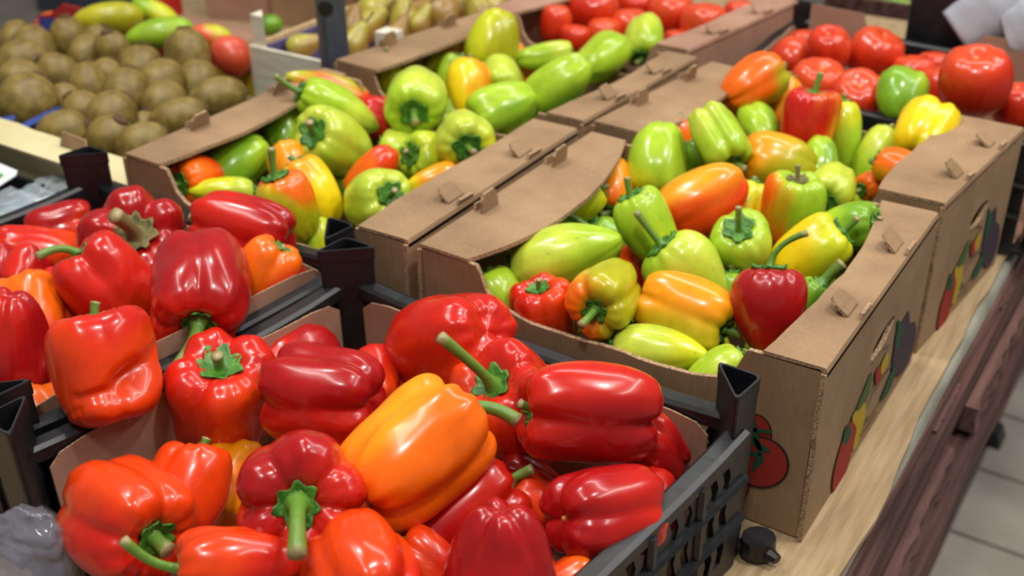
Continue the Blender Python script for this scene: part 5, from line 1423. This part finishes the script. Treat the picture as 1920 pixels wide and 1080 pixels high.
# dark plinth far away on the floor
c_ = un(190, 6, FZ)
dp = empty('shop_plinth', (c_[0], c_[1], FZ)); tag(dp, 'black shop fitting plinth on the floor at the far upper left', 'plinth')
dU_ = np.array((RT[0], RT[1], 0)); dU_ /= np.linalg.norm(dU_)
mb = MB(); mb.plate([(-.25, 0.0), (1.6, 0.0), (1.6, 1.2), (-.25, 1.2)], [], (0, 0, 0), dU_ * 1.0, (0, 0, 1), .05); mb.build('face', M_BLACK, dp)
mb = MB(); mb.plate([(-.25, 0.0), (1.6, 0.0), (1.6, .08), (-.25, .08)], [], (-dU_[1] * -.06, dU_[0] * -.06, 0), dU_ * 1.0, (0, 0, 1), .05); mb.build('kick_board', M_DARK, dp)

# black tray with clear clamshells at the left
ct = empty('plastic_tray', (-.68, -.18, 0)); tag(ct, 'black plastic tray of clear packs left of the red peppers', 'tray')
simple_part(ct, 'base', M_BLACK, lambda m: m.box((-.95, -.38, .002), (-.478, .0, .008)))
for nm, a_, b_ in (('wall', (-.95, -.006, .002), (-.478, .0, .10)), ('wall', (-.484, -.38, .002), (-.478, -.006, .075)), ('wall', (-.95, -.38, .002), (-.944, -.006, .13)), ('wall', (-.944, -.38, .002), (-.484, -.374, .13))):
    simple_part(ct, nm, M_BLACK, lambda m: m.box(a_, b_))
M_CLEAR = plain('clear_plastic', (214, 226, 232), 0.08, 0.6, 0.5, 0.0, 0.32)
M_SLATE = noise_mat('slate_blue_contents', (74, 88, 98), (128, 146, 156), 0.5, 40, bump=0.6)
def clamshell(lab, px, py, z, sx, sy, seed):
    rs = np.random.RandomState(seed)
    c_ = un(px, py, z); root = empty('clear_pack', (c_[0], c_[1], .009)); tag(root, lab, 'plastic pack')
    def lump(nm, mt, k, z0, z1, amp):
        n = 16; vs = []
        for i in range(n + 1):
            for j in range(n + 1):
                u_, v_ = i / n * 2 - 1, j / n * 2 - 1
                d = max(abs(u_), abs(v_)); h = z0 + (z1 - z0) * (1 - d ** 6)
                vs.append((u_ * sx * k, v_ * sy * k, h + (amp * rs.uniform(-1, 1) if d < .98 else 0)))
        q_ = len(vs); vs += [(v[0], v[1], z0) for v in vs]
        fs = [(i * (n + 1) + j, (i + 1) * (n + 1) + j, (i + 1) * (n + 1) + j + 1, i * (n + 1) + j + 1) for i in range(n) for j in range(n)]
        fs += [tuple(x + q_ for x in f)[::-1] for f in fs]
        mesh_obj(nm, vs, fs, mt, root, True)
    lump('contents', M_SLATE, .9, .0, z - .025, .004); lump('lid', M_CLEAR, 1.0, .0, z - .008, .005)
    return root
clamshell('clear plastic pack at the left edge inside the black tray', 18, 385, .11, .075, .06, 1)
clamshell('clear plastic pack beside the white slip in the black tray', 95, 352, .10, .055, .05, 2)
for lab, pts, z in (('white card with green print at the left edge', [(-30, 330), (0, 308), (33, 322), (30, 330), (-20, 362)], .118), ('white paper slip on the clear packs', [(64, 378), (128, 358), (132, 365), (82, 388)], .118)):
    q_ = [un(x, y, z) for x, y in pts]; c_ = np.mean(q_, axis=0)
    cd_ = empty('paper_card', (c_[0], c_[1], z)); tag(cd_, lab, 'card')
    mb = MB(); mb.plate([(p_[0] - c_[0], p_[1] - c_[1]) for p_ in q_], [], (0, 0, 0), (1, 0, 0), (0, 1, 0), .0015); mb.build('sheet', M_WHITE, cd_)
    if 'green' in lab:
        g_ = [un(x, y, z) for x, y in [(-12, 336), (4, 326), (8, 332), (-8, 344)]]
        mb = MB(); mb.plate([(p_[0] - c_[0], p_[1] - c_[1]) for p_ in g_], [], (0, 0, .0015), (1, 0, 0), (0, 1, 0), .0004); mb.build('green_print', M_GREENC, cd_)

# clear plastic bag slung over the near left corner of the nearest crate
M_FILMBAG = noise_mat('clear_bag_film', (96, 94, 106), (150, 150, 164), 0.10, 10, bump=0.9, bscale=34)
bs = M_FILMBAG.node_tree.nodes['Principled BSDF']
bs.inputs['Alpha'].default_value = 0.42; bs.inputs['Coat Weight'].default_value = 1.0; bs.inputs['Coat Roughness'].default_value = 0.05
g0 = un(62, 955, .150); g1 = un(48, 1030, .120); g2 = un(30, 1130, .085)
crumple('plastic_bag', 'crumpled clear plastic bag at the lower left corner of the nearest crate', 'bag', [g0, g0 * .5 + g1 * .5, g1, g2], [.012, .028, .034, .040], M_FILMBAG, 8, n=30, amp=.07, flat=.55, updir=-FW, closed=True, facet=.0007)
